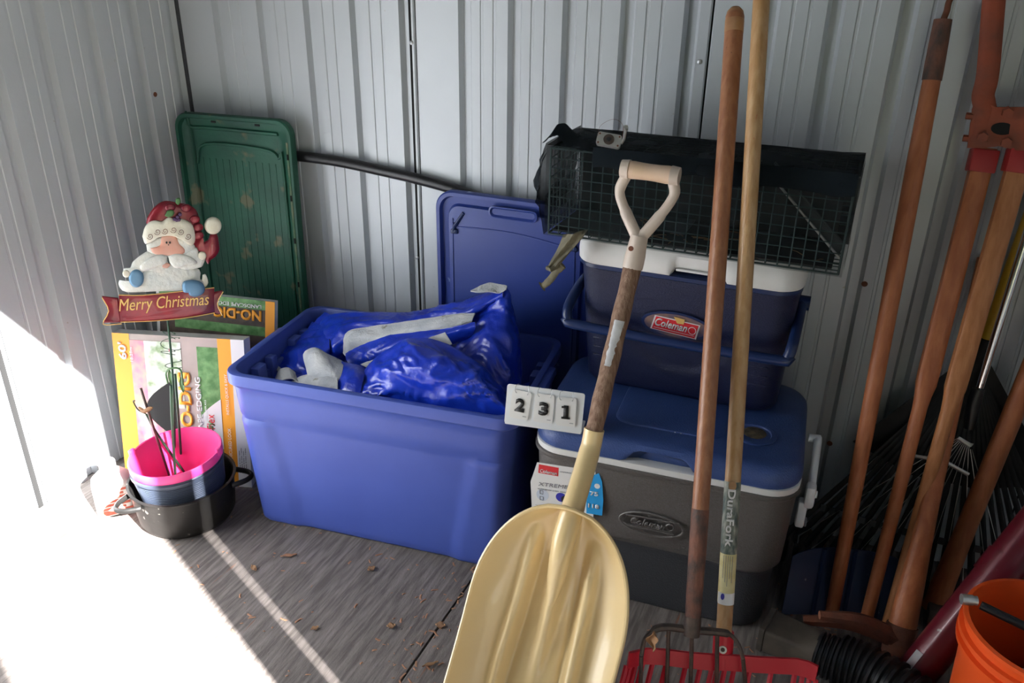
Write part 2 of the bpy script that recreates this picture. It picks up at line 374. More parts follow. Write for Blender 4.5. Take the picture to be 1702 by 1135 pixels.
# ============================================================ BLUE STORAGE BIN
BY=6.6
bn=root('storage_bin',(0,0,0),'large open blue plastic storage bin filled with crumpled blue vinyl','storage bin',mat=yaw((.827,-.197,0),BY))
def bin_pt(p):
    z=p.z/.5; q=p.copy()
    # front and back panels: raised band above a slanting step, two flared pilasters
    if q.y<-.1:
        step=.355-.0*q.x
        k=min(1,max(0,(p.z-step)/.006)); q.y-= .006*k
        if p.z<step:
            for c in (-.27,.27):
                e=(q.x-c)*(1 if c<0 else -1); wdt=-.02+.10*(step-p.z)/step*.6
                t=min(1,max(0,(wdt-e)/.012)); q.y-=.007*t*min(1,(step-p.z)/.01)
    return q
bm=nb(); rings=[]
hs_=[0.0,.004,.012]+[.03+.0108*i for i in range(31)]+[.372,.40,.43,.455]
for z in hs_:
    t=z/.5; w_=lerp(.765,.815,t); d_=lerp(.42,.485,t)
    ins=.012 if z==0 else (.004 if z==.004 else 0)
    rings.append(rrect(w_-2*ins,d_-2*ins,.045,z,6,40,0,lerp(-.012,0,t),bin_pt))
top=[(.835,.505,.462),(.842,.512,.466),(.842,.512,.488),(.838,.508,.497),(.826,.496,.500),(.806,.476,.498),(.800,.470,.490),(.796,.466,.44),(.77,.44,.10),(.74,.40,.012),(.70,.36,.008)]
for w_,d_,z in top: rings.append(rrect(w_,d_,.052,z,6,40))
loft(bm,rings,True,True); obj('bin_shell',bm,m_bin,bn,world=False)
for sx in (-1,1):      # moulded steps inside both ends
    for j,(yy,ww) in enumerate(((-.13,.045),(-.065,.03),(.07,.045),(.13,.03))):
        bm=nb(); box(bm,(sx*.382,yy,.43),(.028,ww,.075),.006); obj('inner_rib',bm,m_bin,bn,world=False)
    bm=nb(); box(bm,(sx*.386,0,.415),(.016,.36,.035),.006); obj('inner_ledge',bm,m_bin,bn,world=False)
    bm=nb(); box(bm,(sx*.425,0,.475),(.03,.17,.03),.01); obj('grip',bm,m_bin,bn,world=False)

# ============================================================ BLUE LID leaning behind the bin
lidw,lidh=.49,.92
def lid(name,label,mat,rim,BLp,xdir,updir,w_,h_,R,ribs,inner=True,bump_up=.012):
    T=fr(BLp,xdir,updir)       # x along width, z up along lid, y into the wall
    t=root(name,None,label,'bin lid',mat=T)
    def ring(w,h,r,y): return [V((p.x,y,p.y)) for p in rrect(w,h,r,0,8,8,w_/2,h_/2)]
    bm=nb()
    loft(bm,[ring(w_-.03,h_-.03,R,.006),ring(w_,h_,R,.004),ring(w_,h_,R,-.018),ring(w_-.006,h_-.006,R,-.022),ring(w_-.026,h_-.026,R-.008,-.022),ring(w_-.034,h_-.034,R-.01,-.008),ring(w_-.075,h_-.075,R-.02,-.006),ring(w_-.085,h_-.085,R-.02,-.006-bump_up),ring(w_-.12,h_-.12,R-.03,-.007-bump_up)],True,True)
    obj('lid_shell',bm,mat,t,world=False)
    return t,T
# blue lid
A=ony(708,560,.085); x0=A.x-.012
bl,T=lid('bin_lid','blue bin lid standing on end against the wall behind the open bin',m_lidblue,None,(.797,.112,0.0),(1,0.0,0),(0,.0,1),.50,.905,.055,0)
def lp(name,bm,m): return obj(name,bm,m,bl,world=False)
bm=nb(); tube(bm,cr([(.055,-.019,.02),(.055,-.019,.76),(.060,-.019,.790),(.08,-.019,.80),(.25,-.019,.805),(.42,-.019,.785),(.44,-.019,.77),(.445,-.019,.02)],5),.0028,6); lp('raised_line',bm,m_lidblue)
for sx,xx in ((-1,.062),(1,.438)):
    bm=nb(); tube(bm,[(xx-.03*-sx*-1,-.020,.845),(xx,-.022,.800),(xx+.004*sx,-.022,.785)],[.005,.006,.005],8); box(bm,(xx,-.021,.785),(.022,.01,.014),.003); lp('corner_tab',bm,m_navy2)
bm=nb(); loft(bm,[[V((p.x,y,p.y)) for p in rrect(w,h,.014,0,5,4,.25,.862)] for w,h,y in ((.150,.034,-.0185),(.150,.034,-.0245),(.142,.028,-.0255),(.132,.018,-.0195))]); lp('grip_recess',bm,m_lidblue)
# green lid
gT=None
gl,gT=lid('bin_lid','dirty dark green ribbed bin lid standing on end in the left corner','x' and m_green,None,(-.118,.03,0.0),(1,.10,0),(-.0,.030,1),.425,1.062,.05,0,bump_up=-.004)
for i in range(13):
    bm=nb(); box(bm,(.080+i*.0245,-.0028,.50),(.005,.003,.84),.001,seg=1); obj('moulded_rib',bm,m_green,gl,world=False)
bm=nb(); tube(bm,cr([(.06,-.006,.90),(.10,-.0075,.965),(.31,-.0075,.965),(.365,-.0075,.94),(.380,-.0075,.88),(.380,-.0075,.05)],5),.005,6); obj('raised_line',bm,m_green,gl,world=False)
bm=nb(); tube(bm,cr([(.05,-.006,.05),(.05,-.006,.98),(.06,-.006,1.015),(.37,-.006,1.015)],5),.006,6); obj('raised_line',bm,m_green,gl,world=False)
bm=nb(); box(bm,(.4095,-.0225,.52),(.008,.003,.95),.001,seg=1); obj('dusty_rim',bm,m_green2,gl,world=False)
for z in (.36,.53,.68,.82,.95):
    bm=nb(); box(bm,(.4095,-.0245,z),(.006,.003,.018),.001,seg=1); obj('rim_slot',bm,m_hole,gl,world=False)
for x in (.14,.30):
    bm=nb(); box(bm,(x,-.0085,1.038),(.018,.003,.006),.001,seg=1); obj('rim_slot',bm,m_hole,gl,world=False)

# ============================================================ BLACK PIPE along the back wall
pts=[ony(462,258,.138),ony(490,259,.138),ony(560,268,.138),ony(640,285,.138),ony(700,299,.138),ony(760,316,.138),ony(815,336,.138),ony(870,357,.139),ony(930,388,.139)]
bm=nb(); tube(bm,cr(pts,6),.0165,16); obj('flexible_pipe',bm,m_black,label='black flexible plastic pipe arched along the back wall between the two lids',cat='pipe')

# ============================================================ COOLERS
cl=root('cooler',None,'large bronze grey cooler with flat blue lid standing on the floor','cooler',mat=yaw((1.612,-.150,0),4.0))
W_,D_=.640,.455
def cpt(p):
    q=p.copy()
    if q.y<0:
        s=.20+.012*math.cos(q.x*9)   # wavy step line
        k=min(1,max(0,(s-p.z)/.008)); q.y+=.010*k
    return q
bm=nb(); rings=[]
for z in [0,.004,.012]+[.02+.011*i for i in range(36)]+[.418,.424]:
    t=z/.43; ins=.012 if z==0 else (.004 if z==.004 else 0); st=.012 if z<.195 else (.012*(1-(z-.195)/.012) if z<.207 else 0)
    rings.append(rrect(lerp(.60,.632,t)-2*ins-2*st,lerp(.415,.45,t)-2*ins,.07,z,8,24,0,0,cpt))
loft(bm,rings); 
for f in bm.faces:
    if f.calc_center_median().z<.196: f.material_index=1
obj('cooler_body',bm,[m_grey,m_grey2],cl,world=False)
bm=nb(); loft(bm,[rrect(a,b,.075,z,8,8) for a,b,z in ((.64,.457,.415),(.646,.463,.420),(.646,.463,.428),(.63,.45,.430))]); obj('body_rim',bm,m_grey,cl,world=False)
bm=nb(); loft(bm,[rrect(a,b,.075,z,8,8) for a,b,z in ((.62,.44,.424),(.638,.456,.430),(.640,.458,.446),(.63,.45,.448))]); obj('white_seal_band',bm,m_white,cl,world=False)
def lidpt(p):
    q=p.copy()   # thumb notch in the front edge
    if q.y<-.17 and p.z<.487:
        d=abs(q.x-.0); k=min(1,max(0,(.085-d)/.028)); q.z=lerp(p.z,.481+(p.z-.444)*.1,k) if p.z<.483 else p.z+.002*k; q.y+=.004*k
    return q
bm=nb(); loft(bm,[rrect(a,b,.08,z,8,30,0,0,lidpt) for a,b,z in ((.62,.44,.444),(.636,.454,.447),(.640,.458,.455),(.640,.458,.470),(.634,.452,.484),(.620,.438,.494),(.600,.418,.499),(.56,.38,.500))]); obj('lid',bm,m_lid,cl,world=False)
bm=nb(); box(bm,(0,-.188,.465),(.175,.03,.036),.004); obj('notch_recess',bm,m_lid,cl,world=False)
lidp=[o for o in cl.children if o.name.startswith('lid')][0]
bm=nb(); loft(bm,[rrect(a,b,.04,z,5,6,0,-.03) for a,b,z in ((.27,.23,.498),(.262,.222,.503),(.25,.21,.504))]); obj('raised_panel',bm,m_lid,lidp,world=False)
def mk(o,T): return T@o
TC=MW[cl.name]
for n_,(px,py) in enumerate(((1254,722),)):
    P=onz(px,py,.5); L=TC.inverted()@P
    bm=nb(); lathe(bm,[(.052,-.002),(.052,.004),(.048,.0055),(.040,.004),(.038,.0012),(.0001,.001)],28,Matrix.Translation(L)); obj('cup_holder',bm,m_lid,cl,world=False)
    bm=nb(); lathe(bm,[(.0001,.0012),(.028,.0012),(.026,.0025),(.0001,.0035)],14,Matrix.Translation(L+V((.0,.004,.001)))); obj('leaf_litter',bm,m_litter,cl,world=False,kind='stuff')
text('embossed_word','Coleman',m_lid,cl,TC@V((-.06,.045,.504)),TC.to_3x3()@V((1,0,0)),TC.to_3x3()@V((0,1,0)),w=.15,h=.022,bold=.02,ext=.002)
for dx in (0,.014):
    bm=nb(); lathe(bm,[(.0001,.0),(.0016,.0),(.0012,.001),(.0001,.001)],8,Matrix.Translation(V((.02+dx,-.15,.5045)))); obj('rivet_dot',bm,m_white,cl,world=False)
# side handle (right)
h=obj('side_handle',(lambda b:(box(b,(.338,-.075,.300),(.022,.030,.075),.006),box(b,(.350,-.075,.355),(.024,.036,.062),.008),b)[-1])(nb()),m_card,cl,world=False,label='white folding side handle')
bm=nb(); tube(bm,[(.352,-.075,.33),(.352,.03,.445),(.352,.05,.445)],[.010,.010,.010],10); tube(bm,[(.33,.045,.445),(.358,.045,.445)],.011,10); obj('handle_bar',bm,m_card,h,world=False)
bm=nb(); tube(bm,[(.352,-.075,.36),(.366,-.075,.36)],.009,12); obj('pivot',bm,m_card,h,world=False)
# hinge grip hole
bm=nb(); box(bm,(.352,-.075,.275),(.006,.018,.02),.003); obj('handle_slot',bm,m_inkg,h,world=False)
# front logo (embossed)
def onC(px,py,yl=-.226):  # pixel -> cooler front plane
    N=TC.to_3x3()@V((0,-1,0.035)).normalized(); P0=TC@V((0,yl,.3)); return onpl(px,py,P0,N)
CN=(TC.to_3x3()@V((0,-1,0.035))).normalized()
CX=TC.to_3x3()@V((1,0,0))
def ovalring(c,X,Y,a,b,r,name,m,par,n=40,w=None):
    bm=nb(); P=[c+X*a*math.cos(2*PI*i/n)+Y*b*math.sin(2*PI*i/n) for i in range(n+1)]; tube(bm,P,r,6,False); return obj(name,bm,m,par)
def disc(c,X,Y,a,b,th,name,m,par,n=28):
    X=V(X).normalized();Y=V(Y).normalized(); N=X.cross(Y); bm=nb(); slab(bm,[c+X*a*math.cos(2*PI*i/n)+Y*b*math.sin(2*PI*i/n)+N*th for i in range(n)],N,th); return obj(name,bm,m,par)
CY=CN.cross(CX).normalized()
c=onC(1082,872); em=ovalring(c,CX,CY,.078,.031,.0030,'embossed_oval',m_grey,cl)
par_=[c+CX*(-.062)+CY*.014,c+CX*.066+CY*.020,c+CX*.058+CY*-.016,c+CX*-.070+CY*-.016]
bm=nb(); tube(bm,[*par_,par_[0]],.0024,6); obj('embossed_frame',bm,m_grey,em)
text('embossed_word','Coleman',m_grey,em,c+CX*-.050+CY*-.006,CX,CY,w=.085,h=.019,shear=.3,bold=.02,ext=.0040)
ovalring(c+CX*.046+CY*.003,CX,CY,.009,.009,.0022,'embossed_lantern',m_grey,em,20)
bm=nb(); tube(bm,[c+CX*-.055+CY*-.011,c+CX*.056+CY*-.010],.001,6); obj('embossed_line',bm,m_grey,em)
# product label
lb0=[onC(893,768),onC(990,782),onC(986,862),onC(885,862),onC(882,800)]
bm=nb(); slab(bm,[p+CN*.0012 for p in lb0],CN,.001); lab=obj('paper_label',bm,m_paper,cl)
def lt(n_,s,A_,B_,h_,m_,**k):
    A=onC(*A_)+CN*.0014; B=onC(*B_)+CN*.0014; X=(B-A); return text(n_,s,m_,lab,A,X,CY,w=X.length,h=h_,**k)
bm=nb(); slab(bm,[onC(*q)+CN*.0018 for q in ((896,771),(929,777),(928,791),(895,785))],CN,.0005); obj('logo_block',bm,m_red,lab)
lt('logo_word','Coleman',(898,784),(926,789),.010,m_wprint,shear=.2,bold=.02,lift=.0012)
lt('small_print','CONFIDENCE COOLER',(931,784),(962,788),.003,m_inkg)
lt('series_word','XTREME',(895,806),(945,812),.010,m_inkg,shear=.2)
lt('series_number','5',(944,814),(956,815),.015,m_red,shear=.3,bold=.03)
lt('small_print','WHEELED ICE CHEST  COOLS 5 DAYS',(894,812),(957,821),.003,m_inkg)
disc(onC(902,822)+CN*.001,CX,CY,.016,.017,.0006,'pale_disc',m_pale,lab)
for k in (0,1):
    A=onC(898,814+10*k)+CN*.002; bm=nb(); tube(bm,[A,A+CX*.008,A+CX*.008-CY*.010,A-CY*.010,A],.0006,4); obj('pictogram',bm,m_ink,lab)
disc(onC(933,826)+CN*.0012,CX,CY,.014,.013,.0006,'indigo_disc',m_purple,lab); disc(onC(938,829)+CN*.002,CX,CY,.008,.010,.0006,'black_disc',m_ink,lab)
for k in range(5):
    A=onC(890,838+k*4)+CN*.0016; bm=nb(); tube(bm,[A,A+CX*(.05+.02*(k%2))],.0004,4); obj('print_line',bm,m_inkg,lab)
bm=nb(); slab(bm,[onC(*q)+CN*.0022 for q in ((984,790),(996,786),(1001,800),(1003,830),(1001,856),(975,852),(975,790))],CN,.001); cy=obj('blue_sticker',bm,m_cyan,cl,label='blue sticker reading 75 and 118')
for s,A_,B_,hh in (('75',(981,822),(995,824),.012),('118',(978,842),(996,845),.012)):
    A=onC(*A_)+CN*.0024;B=onC(*B_)+CN*.0024; text('sticker_number',s,m_wprint,cy,A,B-A,CY,w=(B-A).length,h=hh,bold=.03)
disc(onC(993,807)+CN*.0024,CX,CY,.007,.007,.0006,'sticker_seal',m_wprint,cy)

# upper cooler
uc=root('cooler',None,'smaller navy cooler with thick white lid stacked on the bronze cooler','cooler',mat=yaw((1.598,-.010,.504),0.5))
def upt(p):
    q=p.copy()
    if q.y<0 and p.z<.20:
        if abs(q.x)<.13: q.y+=.006*min(1,max(0,(.20-p.z-(q.x/.13)**2*0-.0)/.01))*(1 if p.z>.08+.09*(q.x/.13)**2 else 0)
    return q
bm=nb(); rings=[]
for z in [0,.004,.014]+[.02+.012*i for i in range(27)]+[.345]:
    t=z/.345; ins=.014 if z==0 else (.005 if z==.004 else 0)
    rings.append(rrect(lerp(.495,.525,t)-2*ins,lerp(.225,.30,t)-2*ins,.055,z,8,30,0,lerp(-.002,-.020,t),upt))
loft(bm,rings); obj('cooler_body',bm,m_navy,uc,world=False)
bm=nb(); loft(bm,[rrect(a,b,.06,z,8,8,0,-.022) for a,b,z in ((.52,.30,.338),(.535,.312,.342),(.535,.312,.351),(.52,.30,.353))]); obj('body_rim',bm,m_navy2,uc,world=False)
def ulp(p):
    q=p.copy()
    if q.y<-.10 and p.z<.385:
        d=abs(q.x-.035); k=min(1,max(0,(.065-d)/.010)); q.z+=.020*k*(1 if p.z<.37 else .15); q.y+=.008*k
    return q
bm=nb(); loft(bm,[rrect(a,b,.06,z,8,40,0,-.022,ulp) for a,b,z in ((.50,.28,.348),(.535,.312,.352),(.540,.318,.357),(.542,.320,.380),(.538,.316,.402),(.522,.300,.416),(.49,.27,.420),(.40,.2,.4205))]); ul=obj('lid',bm,m_white,uc,world=False)
bm=nb(); box(bm,(.035,-.172,.368),(.105,.012,.006),.002); obj('latch_lip',bm,m_white,ul,world=False)
for x in (-.115,.03):
    bm=nb(); box(bm,(x,-.135,.420),(.045,.016,.008),.003); obj('lid_clip',bm,m_blackm,ul,world=False)
# bail handle swung to the front
pv=[(-.268,-.02,.275),(-.276,-.10,.258),(-.280,-.170,.226),(-.274,-.187,.200),(-.255,-.193,.191),(0,-.195,.190),(.246,-.193,.192),(.262,-.187,.200),(.267,-.170,.226),(.268,-.10,.255),(.266,-.02,.275)]
bm=nb(); tube(bm,cr(pv,4),.0128,12); obj('carry_handle',bm,m_navy2,uc,world=False)
for sx in (-1,1):
    bm=nb(); tube(bm,[(sx*.255,-.02,.275),(sx*.285,-.02,.275)],.018,14); obj('handle_pivot',bm,m_navy2,uc,world=False)
    for k in range(4):
        y0=-.105-.012*0; bm=nb(); z=.085+.026*k; yf=-.114-(.30-.225)/2*z/.345-.018*z/.345+.002
        box(bm,(sx*.195,yf,z),(.05,.006,.006),.002); obj('moulded_rib',bm,m_navy,uc,world=False)
TU=MW[uc.name]
def onU(px,py): return onpl(px,py,TU@V((0,-.1465,.2)),(TU.to_3x3()@V((0,-1,-.16))).normalized())
UN=(TU.to_3x3()@V((0,-1,-.16))).normalized(); UX=TU.to_3x3()@V((1,0,0)); UY=UN.cross(UX).normalized()
c=onU(1124,539)
st=disc(c+UN*.004,UX,UY,.086,.038,.003,'oval_badge',m_navy2,uc,40)
bm=nb(); n=30
for i in range(1): slab(bm,[c+UN*.0078+UX*(.078*math.cos(2*PI*k/n))+UY*(.032*math.sin(2*PI*k/n)) for k in range(n)],UN,.0008)
m_bphoto=M('badge_photo',(.02,.04,.14),.4,0,(.28,.16,.10),22); obj('badge_photo',bm,m_bphoto,st)
q4=[c+UN*.0090+UX*a+UY*b for a,b in ((-.052,.022),(.060,.014),(.052,-.028),(-.062,-.018))]
bm=nb(); slab(bm,q4,UN,.0008); obj('logo_border',bm,m_wprint,st)
cc=sum(q4,V())/4
bm=nb(); slab(bm,[cc+(p-cc)*.93+UN*.0008-(p-cc).project(UY)*.04 for p in q4],UN,.0008); obj('logo_block',bm,m_red,st)
XX=(q4[1]-q4[0]).normalized(); YY=UN.cross(XX)
text('logo_word','Coleman',m_wprint,st,cc-XX*.050-YY*.007+UN*.0008,XX,YY,w=.080,h=.023,shear=.3,bold=.02)
ovalring(cc+XX*.042+YY*.001+UN*.001,XX,YY,.009,.010,.0009,'logo_lantern',m_wprint,st,18)
bm=nb(); tube(bm,[cc-XX*.052-YY*.013+UN*.001,cc+XX*.048-YY*.013+UN*.001],.0007,4); obj('logo_line',bm,m_wprint,st)
bm=nb(); slab(bm,[c+UN*.0112+UX*a+UY*b for a,b in ((-.005,.028),(.022,.024),(.020,.010),(.004,.010))],UN,.0006); obj('torn_scrap',bm,m_gold,st)

# ============================================================ NUMBER SIGN
A=onz(838,703,.506); B=onz(966,721,.506)
SX=(B-A).normalized(); SUp=V((0,.30,1)).normalized(); SN=SX.cross(SUp).normalized()   # faces the camera side
if SN.y>0: SN=-SN
sg=root('number_sign',A,'folded white sign with hanging number cards 2 3 1 on the bronze cooler','sign')
w_=(B-A).length; h_=.098
SUp=SN.cross(SX).normalized()
if SUp.z<0: SUp=-SUp
def rq(o,X,Y,w,h,r,n=4):
    return [o+X*p.x+Y*p.y for p in rrect(w,h,r,0,n,1,w/2,h/2)]
bm=nb(); slab(bm,rq(A,SX,SUp,w_,h_,.006),SN,.0025); obj('front_panel',bm,m_card,sg)
topL=A+SUp*h_; bk=(V((0,0,0))+V((SX.y*-1,SX.x,0))).normalized()
bm=nb(); slab(bm,rq(A-SN*.003,SX,bk,w_,.062,.004),V((0,0,1)),.0025); obj('foot_panel',bm,m_card,sg)
for i,(s,fx,tilt,dz) in enumerate((('2',.205,-4,0),('3',.50,0,-.001),('1',.78,2,-.002))):
    o=A+SX*(fx*w_)+SUp*(.082+dz)+SN*.004; an=math.radians(tilt); Xc=SX*math.cos(an)+SUp*math.sin(an); Yc=SUp*math.cos(an)-SX*math.sin(an)
    bm=nb(); slab(bm,rq(o-Xc*.0235-Yc*.066,Xc,Yc,.047,.070,.007),SN,.0012); cdp=obj('number_card',bm,m_paper,sg,label='card with black number '+s)
    for k in range(2):   # slightly larger stack of cards behind
        bm=nb(); slab(bm,rq(o-Xc*.0245-Yc*.0675-SN*.0014*(k+1),Xc,Yc,.049,.072,.007),SN,.001); obj('spare_card',bm,m_card,sg)
    b0=o-Yc*.048+SN*.0008
    text('number',s,m_ink,cdp,b0,Xc,Yc,w=.024 if s!='1' else .012,h=.033,bold=.055,align='C')
    if s=='1':
        for dx,wd,yy in ((0,.021,0),(-.006,.010,.026)):
            bm=nb(); slab(bm,rq(b0+Xc*(dx-wd/2)+Yc*yy+SN*.0012,Xc,Yc,wd,.005,.0008),SN,.0008); obj('serif',bm,m_ink,cdp)
    if s=='2':
        bm=nb(); slab(bm,rq(b0+Xc*.006+SN*.0012,Xc,Yc,.006,.010,.0008),SN,.0008); obj('serif',bm,m_ink,cdp)
    bm=nb(); slab(bm,rq(b0+Xc*.010-Yc*.010+SN*.0004,Xc,Yc,.009,.0012,.0003),SN,.0004); obj('small_print',bm,m_inkg,cdp)
    for sx in (-1,1):
        cc=o+Xc*sx*.013+Yc*.008
        P=[cc+Yc*.011*math.cos(t)+(SN*.8+Xc*.35*sx)*.010*math.sin(t) for t in [2*PI*k/16 for k in range(17)]]
        bm=nb(); tube(bm,P,.0007,5,False); obj('ring',bm,m_steel,sg)

# ============================================================ ANIMAL CAGE with netting
cg=root('wire_cage',(1.26,-.225,.928),'long dark wire animal trap wrapped in black netting on top of the coolers','cage')
cx0,cx1,cy0,cy1,cz0,cz1=1.275,1.935,-.225,.000,.930,1.134
def wires(bm,o,U,Vv,nu,nv,r=.0014):
    for i in range(nu+1):
        a=o+U*(i/nu); tube(bm,[a,a+Vv],r,4,False)
    for j in range(nv+1):
        a=o+Vv*(j/nv); tube(bm,[a,a+U],r,4,False)
o=V((cx0,cy0,cz0)); L_=V((cx1-cx0,0,0)); D=V((0,cy1-cy0,0)); H_=V((0,0,cz1-cz0))
for nm,(oo,U,Vv,nu,nv) in {'front':(o,L_,H_,26,9),'back':(o+D,L_,H_,26,9),'top':(o+H_,L_,D,26,9),'bottom':(o,L_,D,26,9),'left':(o,D,H_,9,9),'right':(o+L_,D,H_,9,18)}.items():
    bm=nb(); wires(bm,oo,U,Vv,nu,nv); obj('wire_mesh',bm,m_wire,cg,kind='stuff',smooth=False)
for a,b in ((o,o+L_),(o+H_,o+H_+L_),(o+D,o+D+L_),(o+H_+D,o+H_+D+L_),(o,o+H_),(o+L_,o+L_+H_),(o+H_,o+H_+D),(o+L_+H_,o+L_+H_+D),(o,o+D),(o+L_,o+L_+D)):
    bm=nb(); tube(bm,[a,b],.0025,6); obj('frame_rod',bm,m_wire,cg)
# trap door braces, inside near the front right
m_brace=M('dull_steel_brace',(.05,.06,.065),.5,.5)
for i,(a,b) in enumerate(((ony(1288,270,-.215),ony(1402,405,-.215)),(ony(1282,292,-.215),ony(1396,430,-.215)))):
    bm=nb(); tube(bm,[a,b],.0028,6); obj('door_rod',bm,m_silver if i else m_brace,cg)
bm=nb(); slab(bm,[ony(1288,272,-.21),ony(1402,405,-.21),ony(1394,428,-.21),ony(1282,294,-.21)],V((0,-1,0)),.002); obj('door_plate',bm,m_brace,cg)
bm=nb(); box(bm,(1.60,cy1-.012,1.04),(.63,.004,.20)); obj('inner_plate',bm,m_netin,cg)
bm=nb(); box(bm,(1.60,-.11,.936),(.64,.20,.003)); obj('floor_plate',bm,m_netin,cg)
bm=nb(); box(bm,(1.54,-.11,.955),(.10,.12,.004)); obj('treadle_plate',bm,m_brace,cg)
# netting: front, top, back, and the loose gathered left end
def nz(p,s,a): return noise.noise(V(p)*s)*a
def net_front(u,v):
    x=lerp(cx0-.008,cx1+.008,u); z=lerp(cz0-.003,cz1+.006,v); y=cy0-.007+nz((x,z,0),14,.004); return (x,y,z)
def net_top(u,v):
    x=lerp(cx0-.008,cx1+.008,u); y=lerp(cy0-.007,cy1+.007,v); z=cz1+.012+nz((x,y,3),9,.008)-.006*(abs(v-.5)*2)**3; 
    return (x,y,z)
def net_back(u,v): p=V(net_front(u,v)); p.y=cy1+.008; return p
def net_right(u,v): return (cx1+.009+nz((u,v,5),4,.003),lerp(cy0-.007,cy1+.007,u),lerp(cz0,cz1+.006,v))
def net_left(u,v):    # gathered end that bulges out
    y=lerp(cy0-.007,cy1+.007,u); z=lerp(cz0-.003,cz1+.012,v); b=math.sin(PI*v)*.030+.004
    x=cx0-.008-b*math.sin(PI*min(1,u*1.4+.15))-abs(noise.noise(V((u*5,v*7,1))))*.03*math.sin(PI*v)
    return (x,y,z)
for nm,fn,nu,nv,m_ in (('net_front',net_front,50,14,m_net),('net_top',net_top,50,12,m_net2),('net_back',net_back,10,4,m_net2),('net_right',net_right,6,10,m_net),('net_left',net_left,16,20,m_net2)):
    bm=nb(); sheet(bm,fn,nu,nv); obj('net_panel',bm,m_,cg,keep=True)
# raised gathered corner of the net at the upper left
def net_tuft(u,v):
    x=lerp(cx0-.02,1.36,u); y=lerp(cy0-.006,-.10,v); z=cz1+.006+.045*math.exp(-((u-.28)/.22)**2)*math.exp(-((v-.35)/.5)**2)+nz((u,v,8),6,.006)
    return (x,y,z)
bm=nb(); sheet(bm,net_tuft,24,8,.001); obj('net_tuft',bm,m_net2,cg)
# top front net fold hanging over the upper edge
def net_fold(u,v):
    x=lerp(1.38,cx1+.004,u); z=cz1+.014-v*(.045+.018*noise.noise(V((u*6,0,2)))); y=cy0-.010-.004*math.sin(PI*v); return (x,y,z)
bm=nb(); sheet(bm,net_fold,40,4,.0008); obj('net_fold',bm,m_net2,cg)
def straws(nm,n,f,par,r=.0012):
    bm=nb()
    for i in range(n):
        p=f(); a=random.uniform(0,PI); l=random.uniform(.01,.035); d=V((math.cos(a),math.sin(a)*.5,random.uniform(-.2,.4)*.5))*l
        tube(bm,[p-d,p+d*.2+V((0,0,.002)),p+d],r,4,True)
    return obj(nm,bm,m_straw,par,kind='stuff')
straws('straw_bits',26,lambda:V((random.uniform(1.45,1.9),random.uniform(-.20,-.05),.942)),cg)

# hand reel on the cage
rP=ony(1012,232,-.245)
rl=root('hand_reel',(rP.x,rP.y,rP.z-.012),'small silver crank reel resting on the cage top beside the net tuft','reel')
RX=V((.99,.06,-.06)).normalized(); RN=V((.2,-.85,.45)).normalized(); RY=RN.cross(RX).normalized(); RX=RY.cross(RN)
def rr_(w,h,r,cx=0,cy=0,n=.0): return [rP+RX*(p.x+cx)+RY*(p.y+cy)+RN*n for p in rrect(w,h,r,0,4,1)]
bm=nb(); slab(bm,rr_(.054,.029,.006),RN,.014,.0); obj('reel_body',bm,m_silver,rl)
disc(rP+RN*.001,RX,RY,.012,.0115,.002,'dial',m_iron,rl); disc(rP+RN*.003,RX,RY,.005,.005,.002,'hub',m_black,rl)
for a,b in ((-.022,.010),(-.022,-.010),(.022,.010),(.022,-.010)): disc(rP+RX*a+RY*b+RN*.0004,RX,RY,.0022,.0022,.001,'screw',m_rust,rl,8)
bm=nb(); tube(bm,[rP+RX*.028-RY*.004,rP+RX*.032+RY*.006,rP+RX*.031+RY*.030],.0035,6); obj('crank',bm,m_silver,rl)
bm=nb(); tube(bm,[rP+RX*.031+RY*.030-RN*.004,rP+RX*.031+RY*.032+RN*.008],[.006,.005],10); obj('crank_knob',bm,m_silver,rl)
bm=nb(); tube(bm,cr([rP-RX*.026+RY*.004,rP-RX*.024+RY*.028,rP+RY*.046,rP+RX*.022+RY*.038,rP+RX*.028+RY*.01],6),.0004,4); obj('wire_loop',bm,m_rust,rl)

# dirty cloth strap hanging out under the cage
def strap(u,v):
    c=cr([ony(956,386,-.232),ony(942,410,-.236),ony(927,432,-.238),ony(918,447,-.238)],6); i=min(len(c)-1,int(u*(len(c)-1))); 
    w=lerp(.060,.026,u); p=c[i]; return p+V((w*(v-.5),-.010*math.sin(PI*v)+.005*math.sin(9*v+u*5),w*(v-.5)*.35))
cs=root('cloth_strap',(1.27,-.23,.80),'dirty olive cloth strap drooping from under the left end of the cage','strap')
bm=nb(); sheet(bm,strap,18,12,.003); obj('wide_flap',bm,m_strap,cs)
bm=nb(); P=[ony(935,440,-.235),ony(925,450,-.235),ony(917,462,-.235),ony(907,472,-.235),ony(901,476,-.235)]; tube(bm,cr(P,4),[.011]*4+[.009]*8+[.008]*4+[.014],8,True,.5); obj('twisted_tail',bm,m_strap,cs)
bm=nb(); tube(bm,[V(strap(.93,.0)),V(strap(.97,.5))+V((0,-.008,0)),V(strap(.93,1.))],.006,8); obj('loop',bm,m_strap,cs)

